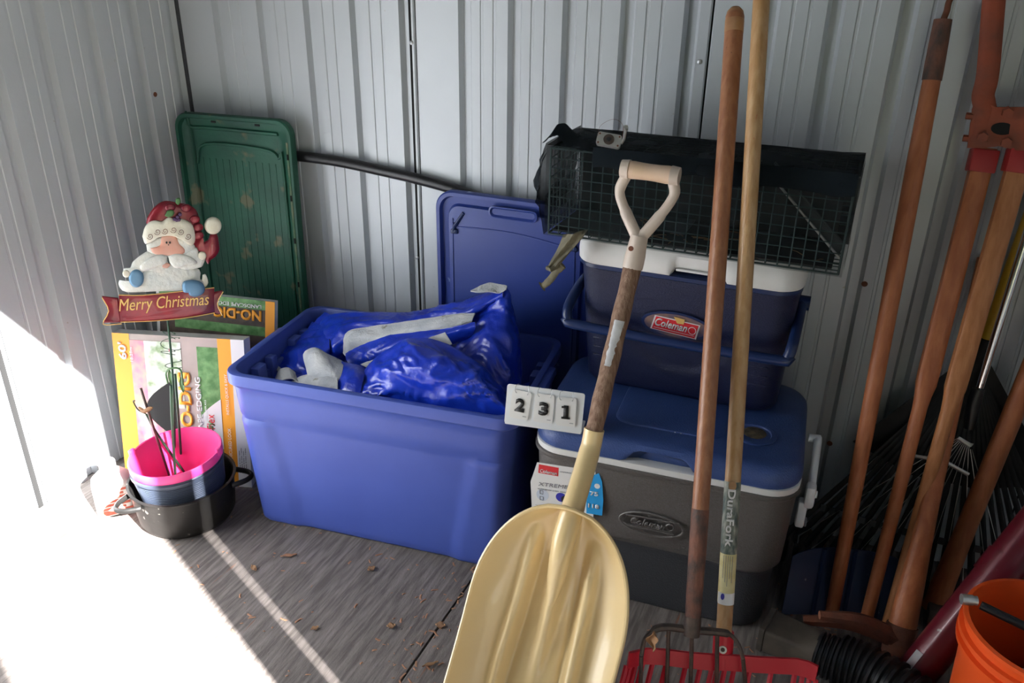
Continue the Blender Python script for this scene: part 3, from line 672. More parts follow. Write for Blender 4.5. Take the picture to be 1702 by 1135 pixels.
# ============================================================ VINYL in the bin
def patch(rows,nu,nv,wr=.004,ws=18.,seed=0.):
    """tensor Catmull-Rom patch through rows of control points given as (px,py,Y)"""
    G=[[ony(*q) for q in r] for r in rows]
    # sample each row, then across rows
    S=[cr(r,nu) for r in G]; cols=[cr([S[i][k] for i in range(len(S))],nv) for k in range(len(S[0]))]
    nU=len(cols)-1; nV=len(cols[0])-1
    def fn(u,v):
        i=round(u*nU); j=round(v*nV); p=cols[i][j].copy(); k=min(1,5*min(u,1-u,v,1-v)+.2)
        a=cols[min(i+1,nU)][j]-cols[max(i-1,0)][j]; b=cols[i][min(j+1,nV)]-cols[i][max(j-1,0)]; n=b.cross(a)
        n=n.normalized() if n.length>1e-9 else V((0,-1,0))
        if n.y>0 and n.z<.3: n=-n
        q=V((p.x*ws*.55+p.z*ws*.5,p.z*ws*1.15-p.x*ws*.25,p.y*ws))+V((seed,0,0)); q=q+noise.noise_vector(q*.6)*.7
        r1=(1-abs(noise.noise(q))*2.2); r1=max(0,r1)**2.2; r2=max(0,1-abs(noise.noise(q*2.3+V((5,0,seed))))*2.4)**2
        return p+n*((r1*1.2+r2*.6-.5)*wr*1.15*k)+noise.noise_vector(p*ws*.6+V((seed,)*3))*wr*.6*k
    return fn,nU,nV
vt=root('vinyl_tarp',(.85,-.2,.3),'shiny blue vinyl sheeting with grey flannel backing crumpled in the bin','tarp')
def vp(name,rows,mats,wr=.006,ws=16,seed=0,th=.003,sub=11):
    fn,a,b=patch(rows,sub,sub,wr,ws,seed); bm=nb(); sheet(bm,fn,a,b,th,1 if isinstance(mats,(list,tuple)) else 0); return obj(name,bm,mats,vt,auto=80)
VL=[m_lining,m_vinyl]
# dark bed of folded vinyl under everything
def bed(u,v):
    x=lerp(-.36,.36,u); y=lerp(-.20,.20,v); z=.36+.03*noise.noise(V((x*7,y*7,0)))+.02*noise.noise(V((x*16,y*16,4)))
    return MW[bn.name]@V((x,y,z))
bm=nb(); sheet(bm,bed,40,24,.01); obj('bottom_folds',bm,m_vinyl,vt,auto=80)
# big right back piece rising to a peak
vp('back_fold',[[(740,580,-.16),(770,545,-.13),(800,510,-.11),(822,484,-.10),(842,476,-.09)],
    [(750,600,-.21),(785,565,-.19),(815,535,-.165),(838,512,-.135),(846,488,-.10)],
    [(765,625,-.25),(800,590,-.235),(830,570,-.20),(852,552,-.15),(856,530,-.10)],
    [(790,655,-.28),(820,630,-.26),(845,612,-.22),(861,590,-.16),(862,560,-.10)],
    [(820,690,-.28),(840,672,-.26),(858,655,-.22),(866,630,-.16),(866,600,-.10)]],VL,.007,14,3.)
# peak lining
vp('lining_peak',[[(783,484,-.12),(795,478,-.11),(812,471,-.10),(830,473,-.10),(843,476,-.10)],[(782,485,-.135),(797,487,-.135),(815,486,-.13),(830,488,-.12),(842,482,-.11)]],m_lining,.002,20,5.)
# long upper fold from the peak to the left
vp('upper_fold',[[(518,560,-.10),(545,527,-.08),(600,520,-.06),(680,520,-.06),(760,505,-.06),(838,478,-.08)],
    [(520,585,-.16),(548,548,-.15),(600,532,-.12),(690,526,-.11),(770,508,-.11),(838,482,-.10)],
    [(540,610,-.20),(562,575,-.19),(610,552,-.15),(700,538,-.14),(775,522,-.14),(836,492,-.12)],
    [(545,625,-.18),(575,595,-.15),(620,560,-.12),(700,548,-.10),(775,535,-.10),(830,505,-.09)]],VL,.008,14,1.)
# lining band
vp('lining_band',[[(570,585,-.175),(578,553,-.175),(620,543,-.17),(690,533,-.17),(750,524,-.165),(790,521,-.155)],
    [(574,590,-.20),(584,565,-.205),(630,556,-.20),(700,545,-.195),(755,537,-.185),(786,530,-.17)],
    [(577,592,-.205),(596,580,-.21),(640,565,-.205),(705,552,-.195),(755,545,-.185),(782,538,-.17)]],m_lining,.003,16,2.)
# lower fold under the band
vp('middle_fold',[[(575,588,-.21),(600,575,-.215),(650,558,-.21),(720,550,-.20),(790,535,-.18)],
    [(578,600,-.24),(610,590,-.25),(660,572,-.24),(725,560,-.22),(790,545,-.19)],
    [(590,612,-.25),(620,602,-.25),(665,590,-.24),(720,580,-.21),(780,562,-.18)]],VL,.006,16,9.)
vp('lining_scrap',[[(600,606,-.27),(640,590,-.27),(690,570,-.26),(740,552,-.24)],[(612,612,-.285),(650,602,-.285),(700,585,-.27),(752,572,-.25)]],m_lining,.003,16,4.)
# front mound
vp('front_mound',[[(598,665,-.37),(605,620,-.33),(640,585,-.30),(690,562,-.28),(745,575,-.27),(800,610,-.28),(842,660,-.30)],
    [(600,672,-.41),(615,635,-.38),(655,605,-.36),(700,590,-.345),(750,600,-.335),(805,635,-.34),(846,680,-.35)],
    [(602,675,-.395),(625,652,-.395),(665,633,-.39),(710,623,-.38),(760,628,-.37),(805,650,-.36),(838,690,-.355)],
    [(604,700,-.395),(630,700,-.395),(670,705,-.395),(715,710,-.385),(760,715,-.38),(800,722,-.37),(836,728,-.36)]],VL,.010,11,6.,sub=13)
# left pieces
vp('left_flap',[[(452,590,-.22),(480,570,-.17),(505,555,-.12),(520,535,-.08)],[(462,610,-.27),(492,588,-.24),(520,570,-.19),(545,550,-.14)],[(480,620,-.30),(505,612,-.28),(528,592,-.24),(548,575,-.20)],[(500,628,-.30),(515,622,-.28),(530,610,-.24),(545,596,-.20)]],VL,.005,18,11.)
vp('left_flap_lining',[[(450,588,-.23),(456,602,-.27),(470,614,-.30),(492,622,-.32)],[(449,592,-.24),(453,607,-.28),(466,620,-.31),(488,630,-.33)]],m_lining,.001,20,1.)
vp('upright_fold',[[(455,632,-.33),(470,590,-.22),(500,560,-.15),(540,520,-.05)],[(520,640,-.33),(530,600,-.24),(545,570,-.17),(560,530,-.06)]],VL,.008,14,21.)
vp('lining_roll',[[(505,590,-.31),(510,583,-.30),(525,579,-.295),(545,590,-.30),(570,602,-.30)],[(507,600,-.33),(520,595,-.34),(535,592,-.34),(552,604,-.34),(570,612,-.34)],[(512,620,-.36),(525,615,-.37),(540,615,-.37),(556,620,-.37),(566,628,-.37)],[(515,640,-.37),(530,636,-.38),(545,634,-.385),(555,638,-.385),(560,645,-.385)]],m_lining,.003,16,8.)
vp('lining_front',[[(486,634,-.34),(505,625,-.35),(530,622,-.36),(560,626,-.37)],[(488,645,-.38),(510,636,-.39),(535,634,-.40),(562,640,-.40)],[(500,660,-.42),(520,655,-.42),(540,656,-.42),(562,662,-.42)]],m_lining,.003,16,14.)
vp('lining_stub',[[(459,628,-.33),(465,616,-.32),(478,612,-.31),(490,620,-.32)],[(462,640,-.37),(472,632,-.37),(485,630,-.37),(495,636,-.37)]],m_lining,.002,16,5.)
vp('blue_cuff',[[(568,602,-.31),(580,605,-.31),(595,608,-.31),(607,614,-.31)],[(568,618,-.35),(580,620,-.36),(594,622,-.36),(604,628,-.36)],[(562,640,-.39),(575,642,-.40),(590,645,-.40),(600,650,-.40)],[(560,668,-.425),(572,672,-.43),(588,676,-.43),(600,680,-.43)]],m_vinyl,.002,16,17.)

# ============================================================ GRAIN SCOOP
sh=root('grain_scoop',onz(885,1235,.0),'cream yellow plastic grain scoop with weathered shaft leaning against the coolers','shovel')
Gt=ony(1080,287,-.295); Bs=ony(986,722,-.525); Bt=ony(957,840,-.62)
Ysock=ony(1053,437,-.345)
d_=(Gt-Bs).normalized()
# wooden shaft
bm=nb(); P=handle_pts(Ysock-d_*-.01,Bs-d_*.002,16); tube(bm,P,[.0195+.001*math.sin(i*1.7) for i in range(16)],16); shf=obj('wooden_shaft',bm,m_oldwood,sh)
# sticker remnant on shaft
def onshaft(t,ang,r,up_=V((0,-1,.2))):
    c=Ysock.lerp(Bs,t); u=(up_-d_*up_.dot(d_)).normalized(); v=d_.cross(u); return c+(u*math.cos(ang)+v*math.sin(ang))*r
m_foil=M('torn_foil_sticker',(.45,.45,.46),.5,.3,(.6,.6,.6),30,.5,80)
def stick(u,v):
    jag=.12*noise.noise(V((u*9,v*2,1))); return onshaft(lerp(.335,.60,u),lerp(-.35+jag*1.5,.75-.45*u+jag*3,v)-.0,.0212)
bm=nb(); sheet(bm,stick,20,6,.0004); obj('foil_sticker',bm,m_foil,sh,keep=True)
# D grip
gx=(ony(1125,292,-.295)-ony(1035,280,-.295)).normalized(); 
GL=ony(1042,281,-.295); GR=ony(1120,292,-.295)
bm=nb(); tube(bm,handle_pts(GL,GR,8),[.0185,.0195,.0185,.018,.018,.0185,.0195,.0185],16); obj('grip_bar',bm,m_ivory2,sh)
neck=Ysock+d_*.012; Yb=ony(1063,392,-.33)
bm=nb(); tube(bm,handle_pts(Ysock-d_*.012,Yb,6),[.0225,.023,.0225,.021,.020,.019],16); obj('grip_socket',bm,m_ivory,sh)
for s,E_,mid,mid2 in ((-1,GL,ony(1030,318,-.300),ony(1040,352,-.315)),(1,GR,ony(1120,325,-.300),ony(1096,360,-.315))):
    bm=nb(); P=cr([E_+V((0,0,.012)),E_-V((0,0,.012)),mid,mid2,Yb-d_*.01],6); tube(bm,P,[.0125]*6+[.012]*6+[.011]*6+[.013]*7,12,True,.75); obj('grip_arm',bm,m_ivory,sh)
    bm=nb(); tube(bm,[E_-gx*.006*s*-1*-1,E_+gx*.012*s],[.0208,.019],18); obj('grip_end',bm,m_ivory,sh)
rv=onpl(1049,413,Ysock-V((0,.0235,0)),V((0,-1,.0)))
disc(rv,V((1,0,0)),V((0,.25,1)),.0055,.0055,.003,'rivet',m_rust,sh,14)
# plastic socket merging into blade
tip=onz(856,1235,.008)
ax=(tip-Bt); Lb=ax.length; ax.normalize()
bX=V((1,.10,0)); bX=(bX-ax*bX.dot(ax)).normalized(); bN=bX.cross(ax).normalized()
if bN.y>0: bN=-bN
HWd=.170
ridges=[(-.46,.10,1.0,.030,.085,-.30),(.0,-.1,.72,.034,.10,0.),(.46,.10,1.0,.030,.085,.30)]
def blade(u,v):
    s=u*2-1; vv=v*v*.35+v*.65; a=vv*Lb
    k=min(1,a/.26); wd=HWd*math.sqrt(max(0,1-(1-k)**2.35)) if k<1 else HWd*(1-.02*(a-.26)/Lb)
    wd=max(wd,.012); x=s*wd
    y=.062*(abs(s)**3.2)*min(1,.35+a/.25)+ .030*(1-k)**1.5          # raised sides and heel
    y+=-.028*math.sin(PI*min(1,vv*1.05))
    X_=x/HWd
    for c,s0,s1,am,wi,cv in ridges:
        cc=c*(.80+.20*min(1,vv*1.4)) if c else 0
        t=(vv-s0)/(s1-s0)
        if 0<t<1.1: 
            f=min(1,max(0,t)*5)*min(1,max(0,(1.1-t))*2.2); wq=wi*(1-.25*t)
            y+=am*f*math.exp(-((X_-cc)/wq)**2)
            y-=am*.35*f*math.exp(-((X_-cc*.72)/(wq*1.1))**2) if c else 0
    return Bt+ax*a+bX*x+bN*y
bm=nb(); sheet(bm,blade,90,80,.004); obj('scoop_blade',bm,m_yellow,sh,auto=80)
P=[V(blade(0,j/40)) for j in range(41)][::-1]+[V(blade(1,j/40)) for j in range(41)]
bm=nb(); tube(bm,[p+bN*.002 for p in P],.0048,8); obj('rolled_rim',bm,m_yellow,sh)
bm=nb(); Q=[Bs+d_*.012,Bs-d_*.04,Bt+bN*.03,V(blade(.5,.22))+bN*.004,V(blade(.5,.38))-bN*.004,V(blade(.5,.52))-bN*.006]
tube(bm,cr(Q,6),[.0225]*6+[.0235]*6+[.025]*6+[.0235,.023,.0225,.022,.0215,.021]+[.020,.018,.016,.014,.012,.010]+[.007],18); obj('scoop_socket',bm,m_yellow,sh)

# ============================================================ MANURE FORK (iron) and RED FORK
def long_handle(name,A,B,r0,r1,mat,par,seg=16,bow=0.,n=22,tipround=True):
    P=handle_pts(A,B,n); rr=[lerp(r0,r1,i/(n-1)) for i in range(n)]
    ax=(B-A).normalized()
    if tipround: P+= [B+ax*.010,B+ax*.018,B+ax*.021]; rr+=[r1*.85,r1*.5,r1*.1]
    bm=nb(); tube(bm,P,rr,seg); return obj(name,bm,mat,par)
# iron fork: head bar at z~.29
F0=onz(1150,1047,.285); F1=ony(1206,250,-.252); F2d=(F1-F0)
tt=(ony(1213,30,-.1)-CAM); 
# extend upward so that the top shows at y=15
def extend_to(A,d,py):
    t=1.
    for _ in range(200):
        P=A+d*t; q=P-CAM; y=CH/2-F*q.dot(U2)/q.dot(fw)
        if y<py: break
        t+=.004
    return P
pf=root('manure_fork',onz(1150,1200,0),'old iron five-tine fork with reddish brown wooden handle, round top in view','fork')
topP=extend_to(F0,F2d,30)
long_handle('wooden_handle',F0+(topP-F0)*.19,topP,.0175,.0195,m_brown,pf)
m_tip=M('bare_wood_tip',(.42,.24,.12),.7,0,(.3,.15,.07),18,.5,60)
d2=(topP-F0).normalized()
bm=nb(); tube(bm,[topP-d2*.035,topP-d2*.01,topP+d2*.010,topP+d2*.0185,topP+d2*.0215],[.0198,.0199,.0170,.010,.002],16); obj('worn_tip',bm,m_tip,pf)
bm=nb(); tube(bm,handle_pts(F0+d2*.02,F0+(topP-F0)*.195,8),[.0155,.0165,.017,.0175,.018,.0182,.0182,.0182],16); obj('tarred_socket',bm,m_socket,pf)
bm=nb(); tube(bm,handle_pts(F0-d2*.012,F0+d2*.028,3),[.0165,.018,.0165],14); obj('ferrule',bm,m_iron,pf)
def fz(px,py,z): return onz(px,py,z)
bar=[fz(1066,1090,.235),fz(1072,1062,.262),fz(1088,1046,.278),fz(1110,1042,.284),fz(1150,1047,.285),fz(1190,1050,.283),fz(1214,1055,.276),fz(1228,1072,.262),fz(1235,1095,.238)]
bm=nb(); tube(bm,cr(bar,4),[.0045]*8+[.008]*16+[.0045]*9,8,True,1.); obj('tine_bar',bm,m_iron,pf)
ends=[(1066,1090,.235,1056,1240),(1111,1046,.28,1100,1240),(1150,1052,.28,1140,1240),(1192,1053,.28,1185,1240),(1235,1095,.238,1240,1240)]
for px,py,z,ex,ey in ends:
    A=fz(px,py,z); B=fz(ex,ey,.010); m_=(A+B)/2+V((0,.010,.01)); bm=nb(); tube(bm,cr([A,m_,B],6),[.0045]*8+[.0038]*4+[.0015],8); obj('tine',bm,m_iron,pf)
# dry leaf caught on the bar
bm=nb(); c=fz(1088,1055,.282)
sheet(bm,lambda u,v: c+V(((v-.5)*.022*math.sin(PI*min(.95,u+.05))+.004*math.sin(u*9),-.012+.006*math.sin(v*5),.016-u*.045)),8,4,.001); obj('dry_leaf',bm,m_straw,label='pinkish brown dry leaf caught on the iron fork bar',cat='leaf')
# red fork
rf=root('bedding_fork',onz(1203,1200,0),'red plastic many-tined bedding fork with long tan wooden handle','fork')
G0=onz(1203,1052,.235); G1=ony(1250,262,-.262); d3=(G1-G0)
topG=extend_to(G0,d3,-70)
long_handle('wooden_handle',G0,topG,.0165,.0170,m_tan,rf)
d3.normalize()
# label wrapped on handle
def lab_at(px,py):  # parameter along the handle
    best=min(range(2001),key=lambda i: abs((lambda q: CH/2-F*q.dot(U2)/q.dot(fw)-py)(G0.lerp(topG,i/2000)-CAM))); return G0.lerp(topG,best/2000)
def wrap(y0,y1,a0,a1,r,mat,name,par,nu=14,nv=10):
    A=lab_at(0,y0);B=lab_at(0,y1); u_=(V((-.05,-1,.35))-d3*V((-.05,-1,.35)).dot(d3)).normalized(); v_=d3.cross(u_)
    bm=nb(); sheet(bm,lambda a,b:A.lerp(B,a)+(u_*math.cos(lerp(a0,a1,b))+v_*math.sin(lerp(a0,a1,b)))*r,nu,nv,.0005); return obj(name,bm,mat,par),A,B,u_,v_
m_lb1=M('worn_dark_label',(.06,.09,.08),.5,0,(.35,.36,.30),30,0,60,st=(3,3,1)); m_lb2=M('worn_yellow_label',(.60,.50,.20),.5,0,(.75,.70,.42),30)
o1,A1,B1,u1,v1=wrap(799,918,-1.5,1.5,.0175,m_lb1,'dark_label',rf)
o2,A2,B2,_,_=wrap(918,1000,-1.5,1.5,.0175,m_lb2,'yellow_label',rf)
o3,_,_,_,_=wrap(982,1001,-1.0,1.4,.0181,m_wprint,'white_label_end',o2)
nrm=(CAM-A1).normalized(); side=d3.cross(nrm).normalized()
# lettering follows the round shaft, flat raised letters along the handle
txt=text('label_word','DuraFork',m_wprint,o1,A1.lerp(B1,.12)+nrm*.0186-side*.0085,(B1-A1),d3.cross(nrm)*1,w=(B1-A1).length*.80,h=.016,bold=.03,ext=.0004)
disc(A1.lerp(B1,.07)+nrm*.0184,side,d3,.008,.010,.0006,'label_emblem',m_tip,o1)
for i in range(5):
    for sgn in (-1,1):
        A=A2.lerp(B2,.06)+nrm*.0178+side*(-.009+.0045*i); 
    bm=nb(); tube(bm,[A,A+(B2-A2)*(.45+.08*(i%3))],.0005,4); obj('print_line',bm,m_inkg,o2)
disc(A2.lerp(B2,.88)+nrm*.0188-side*.007,side,d3,.004,.007,.0005,'blue_print_mark',m_purple,o2,12)
# red head
S0=G0+d3*.004
bm=nb(); tube(bm,handle_pts(S0,S0-d3*.075,5),[.0215,.0215,.0215,.021,.019],16); obj('head_socket',bm,m_redpl,rf)
sc=S0-d3*.036+nrm*.0215; disc(sc,side,d3,.0085,.0085,.0015,'screw_washer',m_silver,rf,16); disc(sc+nrm*.0016,side,d3,.0045,.0045,.001,'screw_head',m_iron,rf,12)
HZ=.165
top_px=[(1045,1083),(1056,1080),(1074,1076),(1100,1077),(1150,1083),(1185,1086),(1200,1086),(1220,1087),(1260,1090),(1325,1093),(1345,1098),(1361,1106)]
hp=[]
for i,(x,y) in enumerate(top_px):
    P=onz(x,y,.205); hp.append(P)
bot=[p+V((0,-.010,-.034)) for p in hp]
bm=nb()
def band(u,v):
    t=u*(len(hp)-1); i=min(len(hp)-2,int(t)); f=t-i; return hp[i].lerp(hp[i+1],f).lerp(bot[i].lerp(bot[i+1],f),v)
sheet(bm,band,(len(hp)-1)*3,3,.007); obj('head_band',bm,m_redpl,rf,auto=30)
nT=18
for i in range(nT):
    t=i/(nT-1); P=V(band(t,.92)); q=P+V((0.0,-.26,-.16)); q.z=max(q.z,.012); mid=P.lerp(q,.5)+V((0,.0,-.018))
    bm=nb(); tube(bm,cr([P,mid,q],5),[.0042]*8+[.0036,.003,.0016],6,True,1.4); obj('tine',bm,m_redpl,rf)

# ============================================================ TOOLS IN THE RIGHT CORNER
def tool(name,label,cat,loc,**k): return root(name,loc,label,cat,**k)
# 1 cultivator handle (hook at top)
A=onz(1381,1025,.0); A.z=.004; B=ony(1567,35,.105)
t1=tool('garden_hoe','slender orange brown wooden tool handle nearest the coolers, with bent iron shank at top','hoe',A)
dd=(B-A)
bm=nb(); P=handle_pts(A,B,24); tube(bm,P,[lerp(.0165,.0205,min(1,i/14)) if i<18 else lerp(.0205,.0175,(i-18)/5) for i in range(24)],16); obj('wooden_handle',bm,m_orange,t1)
bm=nb(); tube(bm,handle_pts(A+dd*.915,B+dd*.002,5),[.0205,.0205,.020,.0195,.0185],16); obj('ferrule',bm,m_socket,t1)
bm=nb(); ddn=dd.normalized(); tube(bm,cr([B,B+ddn*.02+V((.004,0,0)),ony(1577,4,.10),ony(1585,-15,.09),ony(1600,-70,.03)],5),.0065,10); obj('iron_shank',bm,m_rust,t1)
bm=nb(); c=ony(1600,-70,.03); sheet(bm,lambda u,v:c+V((lerp(-.06,.06,u),-.05*v-.01*math.sin(PI*u),-.08*v+.01)),8,4,.003); obj('hoe_blade',bm,m_rust,t1)

# 2 post hole digger, upside down
A1_=onz(1437,1040,.0); A2_=onz(1474,1045,.0)
dg=tool('post_hole_digger','post hole digger standing upside down with orange wooden handles and red bolted yoke','digger',A1_)
for (A,B,pxs) in ((A1_,ony(1638,246,.095),((1437,1040),(1535,600),(1545,560),(1638,270))),(A2_,ony(1700,246,.075),((1474,1045),(1588,600),(1598,560),(1692,280)))):
    A=V((A.x,A.y,.004)); dd=B-A; L=dd.length; dn=dd.normalized(); X=V((1,.15,0)); X=(X-dn*X.dot(dn)).normalized(); Yv=dn.cross(X)
    bm=nb(); rings=[]
    for i in range(40):
        t=i/39; sq=min(1,max(0,(t-.50)/.05)); w=lerp(.0165,.0250,min(1,max(0,(t-.50)/.04))) if t<.62 else .0250
        w=w if t>.46 else .0155+.002*t
        ring=[]
        for k in range(16):
            an=2*PI*k/16+PI/16; c_,s_=math.cos(an),math.sin(an); m=max(abs(c_),abs(s_)); f=lerp(1,1/m*.88,sq)
            ring.append(A+dd*t+X*(c_*w*f)+Yv*(s_*w*f*lerp(1,.72,sq)))
        rings.append(ring)
    loft(bm,rings); hd=obj('wooden_handle',bm,m_orange if A.x<2.17 else m_orange2,dg)
    bm=nb(); box(bm,(0,0,0),(.054,.040,.05),.003,mat=fr(B-dn*.028,X,dn)); obj('red_end_band',bm,m_redpaint,dg)
# yoke plates and blades going up
yk=[ony(1614,188,.075),ony(1720,185,.05),ony(1722,245,.055),ony(1608,243,.08)]
def yoff(P,d): return P+V((0,d,0))
YN=V((0,-1,.1)).normalized()
bm=nb(); slab(bm,[ony(*q) for q in ((1608,246,.062),(1613,205,.062),(1622,186,.062),(1640,172,.062),(1655,178,.062),(1702,178,.05),(1735,178,.045),(1738,252,.045),(1690,250,.05),(1660,243,.058),(1636,246,.06))],YN,.012); obj('yoke_plate',bm,m_rustred,dg)
disc(onpl(1666,214,ony(1666,214,.0565),YN),V((1,0,0)),V((0,.1,1)),.022,.013,.0015,'yoke_opening',m_hole,dg,16)
for px,py in ((1675,188),(1673,237),(1633,228)):
    P=ony(px,py,.048); bm=nb(); tube(bm,[P+V((0,.02,0)),P+V((0,-.006,0))],[.012,.011],6); obj('bolt',bm,m_rustred,dg)
for px,py in ((1612,193),(1607,230)):
    P=ony(px,py,.070); bm=nb(); tube(bm,[P+V((.012,0,0)),P-V((.008,0,0))],.0075,6); obj('bolt',bm,m_rustred,dg)
bm=nb(); Q=[ony(1630,235,.068),ony(1636,180,.07),ony(1634,158,.072),ony(1642,120,.078),ony(1652,0,.095),ony(1660,-90,.10)]; tube(bm,cr(Q,5),[.024]*6+[.022]*20,10,True,.45,V((1,0,0))); obj('blade_arm',bm,m_rustred,dg)
bm=nb(); c=ony(1665,-110,.10); sheet(bm,lambda u,v:c+V((.07*math.sin((u-.5)*2.2),-.05*math.cos((u-.5)*2.2)+.02,v*.2-.02)),10,6,.003); obj('digger_blade',bm,m_rustred,dg)
bm=nb(); Q=[ony(1722,235,.05),ony(1740,170,.05),ony(1755,60,.06),ony(1765,-60,.07)]; tube(bm,cr(Q,5),.022,10,True,.45,V((1,0,0))); obj('blade_arm',bm,m_rustred,dg)

# 3 mattock: head on the floor
H0=onz(1492,1075,.03); H1=ony(1622,500,.10)
mt=tool('mattock','thick brown handled mattock standing on its rusty head beside the digger handles','mattock',H0)
dd=H1-H0; bm=nb(); P=handle_pts(H0,H0+dd*1.12,18); tube(bm,P,[.034,.032,.030,.028,.0255,.0235,.0215]+[.020]*6+[.0185]*5,16,True,.8,V((1,0,0))); obj('wooden_handle',bm,m_orange,mt)
bm=nb(); tube(bm,handle_pts(H0-dd.normalized()*.02,H0+dd.normalized()*.055,3),[.034,.037,.036],12,True,.8,V((1,0,0))); obj('head_eye',bm,m_rust,mt)
for nm,(E_,w0,w1) in {'pick_arm':(onz(1335,1030,.050),.011,.022),'adze_arm':(onz(1362,1022,.10),.010,.020)}.items():
    bm=nb(); c=H0+V((0,.01,.015)); Q=[c,c.lerp(E_,.5)+V((0,0,.02)),E_]
    tube(bm,cr(Q,6),[lerp(.024,w0,i/12) for i in range(13)],6,True,1.2); obj(nm,bm,m_rust,mt)

# 4 stout handle leaning right
A=onz(1548,1020,.0); B=ony(1716,610,.04); dd=B-A
hd=tool('sledge_hammer','stout orange brown wooden handle leaning to the right behind the maroon post','hammer',A)
bm=nb(); tube(bm,handle_pts(A+V((0,0,.02)),A+dd*1.35,20),[.031,.029,.027,.0255,.0245]+[.0235]*15,16); obj('wooden_handle',bm,m_orange,hd)
bm=nb(); box(bm,A+V((.01,.0,.028)),(.055,.12,.05),.008); obj('hammer_head',bm,m_iron,hd)

# 5 big black leaf rake in the corner
ap=ony(1622,606,.10)
rk=tool('leaf_rake','wide black plastic fan leaf rake with yellow pole standing behind the handles','rake',(ap.x,.06,0))
RB=[]
nt_=23
for i in range(nt_):
    t=i/(nt_-1); an=lerp(-.625,.625,t); L=.69/ math.cos(an)**.25
    end=V((ap.x+math.sin(an)*.60*1.0,lerp(.0,-.0,t)+.012-.05*math.cos(an),.115-.02*math.cos(an*2)))
    mid=ap.lerp(end,.5)
    bm=nb(); Xw=V((math.cos(an),0,math.sin(an))); 
    Q=[ap+V((math.sin(an)*.02,0,-.01)),ap.lerp(end,.35),ap.lerp(end,.7),end,end+V((0,-.022,-.012)),end+V((0,-.034,-.045)),end+V((0,-.030,-.075))]
    tube(bm,cr(Q,3),[.004,.0045,.005,.0055,.006,.0068,.0075,.008,.0085,.009,.0092,.0095,.0095,.0095,.0095,.0092,.009,.008,.0065],6,True,.35,Xw)
    obj('tine',bm,m_rake,rk); RB.append(end)
bm=nb(); slab(bm,[ap+V((-.028,-.006,.012)),ap+V((.028,-.006,.012)),ap+V((.235,-.024,-.27)),ap+V((.08,-.026,-.33)),ap+V((-.08,-.026,-.33)),ap+V((-.235,-.024,-.27))],V((0,-1,.1)),.004); obj('fan_web',bm,m_rake,rk)
for f in (.82,):
    for i in range(nt_-1):
        a=ap.lerp(RB[i],f); b=ap.lerp(RB[i+1],f); bm=nb(); box(bm,(0,0,0),((b-a).length*.62,.004,.020),.001,seg=1,mat=fr((a+b)/2+V((0,-.008,0)),b-a,(0,0,1))); obj('cross_web',bm,m_rakeg,rk)
bm=nb(); Yt=ony(1702,378,.112); dy=(Yt-ap).normalized(); fpt=ony(1640,562,.105); tube(bm,[ap-dy*.03,fpt],[.024,.019],14); obj('pole_socket',bm,m_rake,rk)
bm=nb(); tube(bm,handle_pts(fpt-dy*.02,fpt+dy*.75,6),.0145,14); obj('pole',bm,m_yelpole,rk,label='yellow fibreglass pole')

# 6 metal expanding rake in front of it
ck=ony(1630,690,.035)
mr_=tool('steel_leaf_rake','small silver wire leaf rake with chrome pole in front of the black rake','rake',(ck.x,.0,0))
Ct=ony(1704,455,.05); dc=(Ct-ck).normalized()
bm=nb(); tube(bm,handle_pts(ony(1627,648,.042),ony(1627,648,.042)+dc*.9,6),.0095,14); obj('chrome_pole',bm,m_chrome,mr_)
bm=nb(); tube(bm,[ony(1627,645,.040),ony(1618,672,.036),ony(1612,712,.028)],[.014,.016,.012],12); obj('black_collar',bm,m_black,mr_)
hb0=ony(1592,728,.02); hb1=ony(1614,742,.015)
bm=nb(); tube(bm,[hb0,hb0.lerp(hb1,.8),hb1],[.006,.007,.010],8,True,.5); obj('hinge_bar',bm,m_silver,mr_)
disc(hb1+V((0,-.008,0)),V((1,0,0)),V((0,0,1)),.0035,.0035,.001,'hinge_hole',m_hole,mr_,10)
sb0=ony(1572,768,.0); sb1=ony(1610,789,-.005)
bm=nb(); tube(bm,[ony(1512,757,.015),ony(1545,762,.005),sb0,sb1],[.0055]*4,8,True,.5); obj('spread_bar',bm,m_silver,mr_)
for i,(ex,ey) in enumerate(((1328,890),(1345,915),(1372,933),(1398,950),(1425,973),(1452,1000),(1485,985),(1520,990),(1560,985),(1600,975),(1640,960),(1665,935))):
    tip_=ony(ex,ey,-.045); st=hb0.lerp(hb1,i/11); bm=nb()
    tube(bm,[st,st.lerp(tip_,.45)+V((0,0,.004)),tip_+(st-tip_).normalized()*.035,tip_,tip_+V((0,-.008,-.02))],[.0009,.0009,.0009,.0024,.0018],5); obj('wire_tine',bm,m_silver if i%1==0 else m_iron,mr_)

# 7 dark blue plastic snow pusher behind the handles
m0=[onz(1292,1010,.0),onz(1500,1030,.0)]
ds=tool('snow_shovel','dark blue scuffed plastic shovel blade standing behind the handles right of the coolers','shovel',m0[0].lerp(m0[1],.5))
Aa=V((1.955,-.24,.005)); Bb=V((2.25,-.17,.005))
def dsb(u,v): return Aa.lerp(Bb,u)+V((0,.09*v+.02*math.sin(PI*v),.15*v-.03*(abs(u-.5)*2)**4*v))+V((0,.02*math.sin(PI*u),0))
bm=nb(); sheet(bm,dsb,24,14,.004); obj('shovel_blade',bm,m_dkblue,ds)
for u in (.25,.5,.75):
    bm=nb(); tube(bm,[V(dsb(u,j/8))+V((0,-.004,0)) for j in range(9)],.006,6); obj('moulded_rib',bm,m_dkblue,ds)

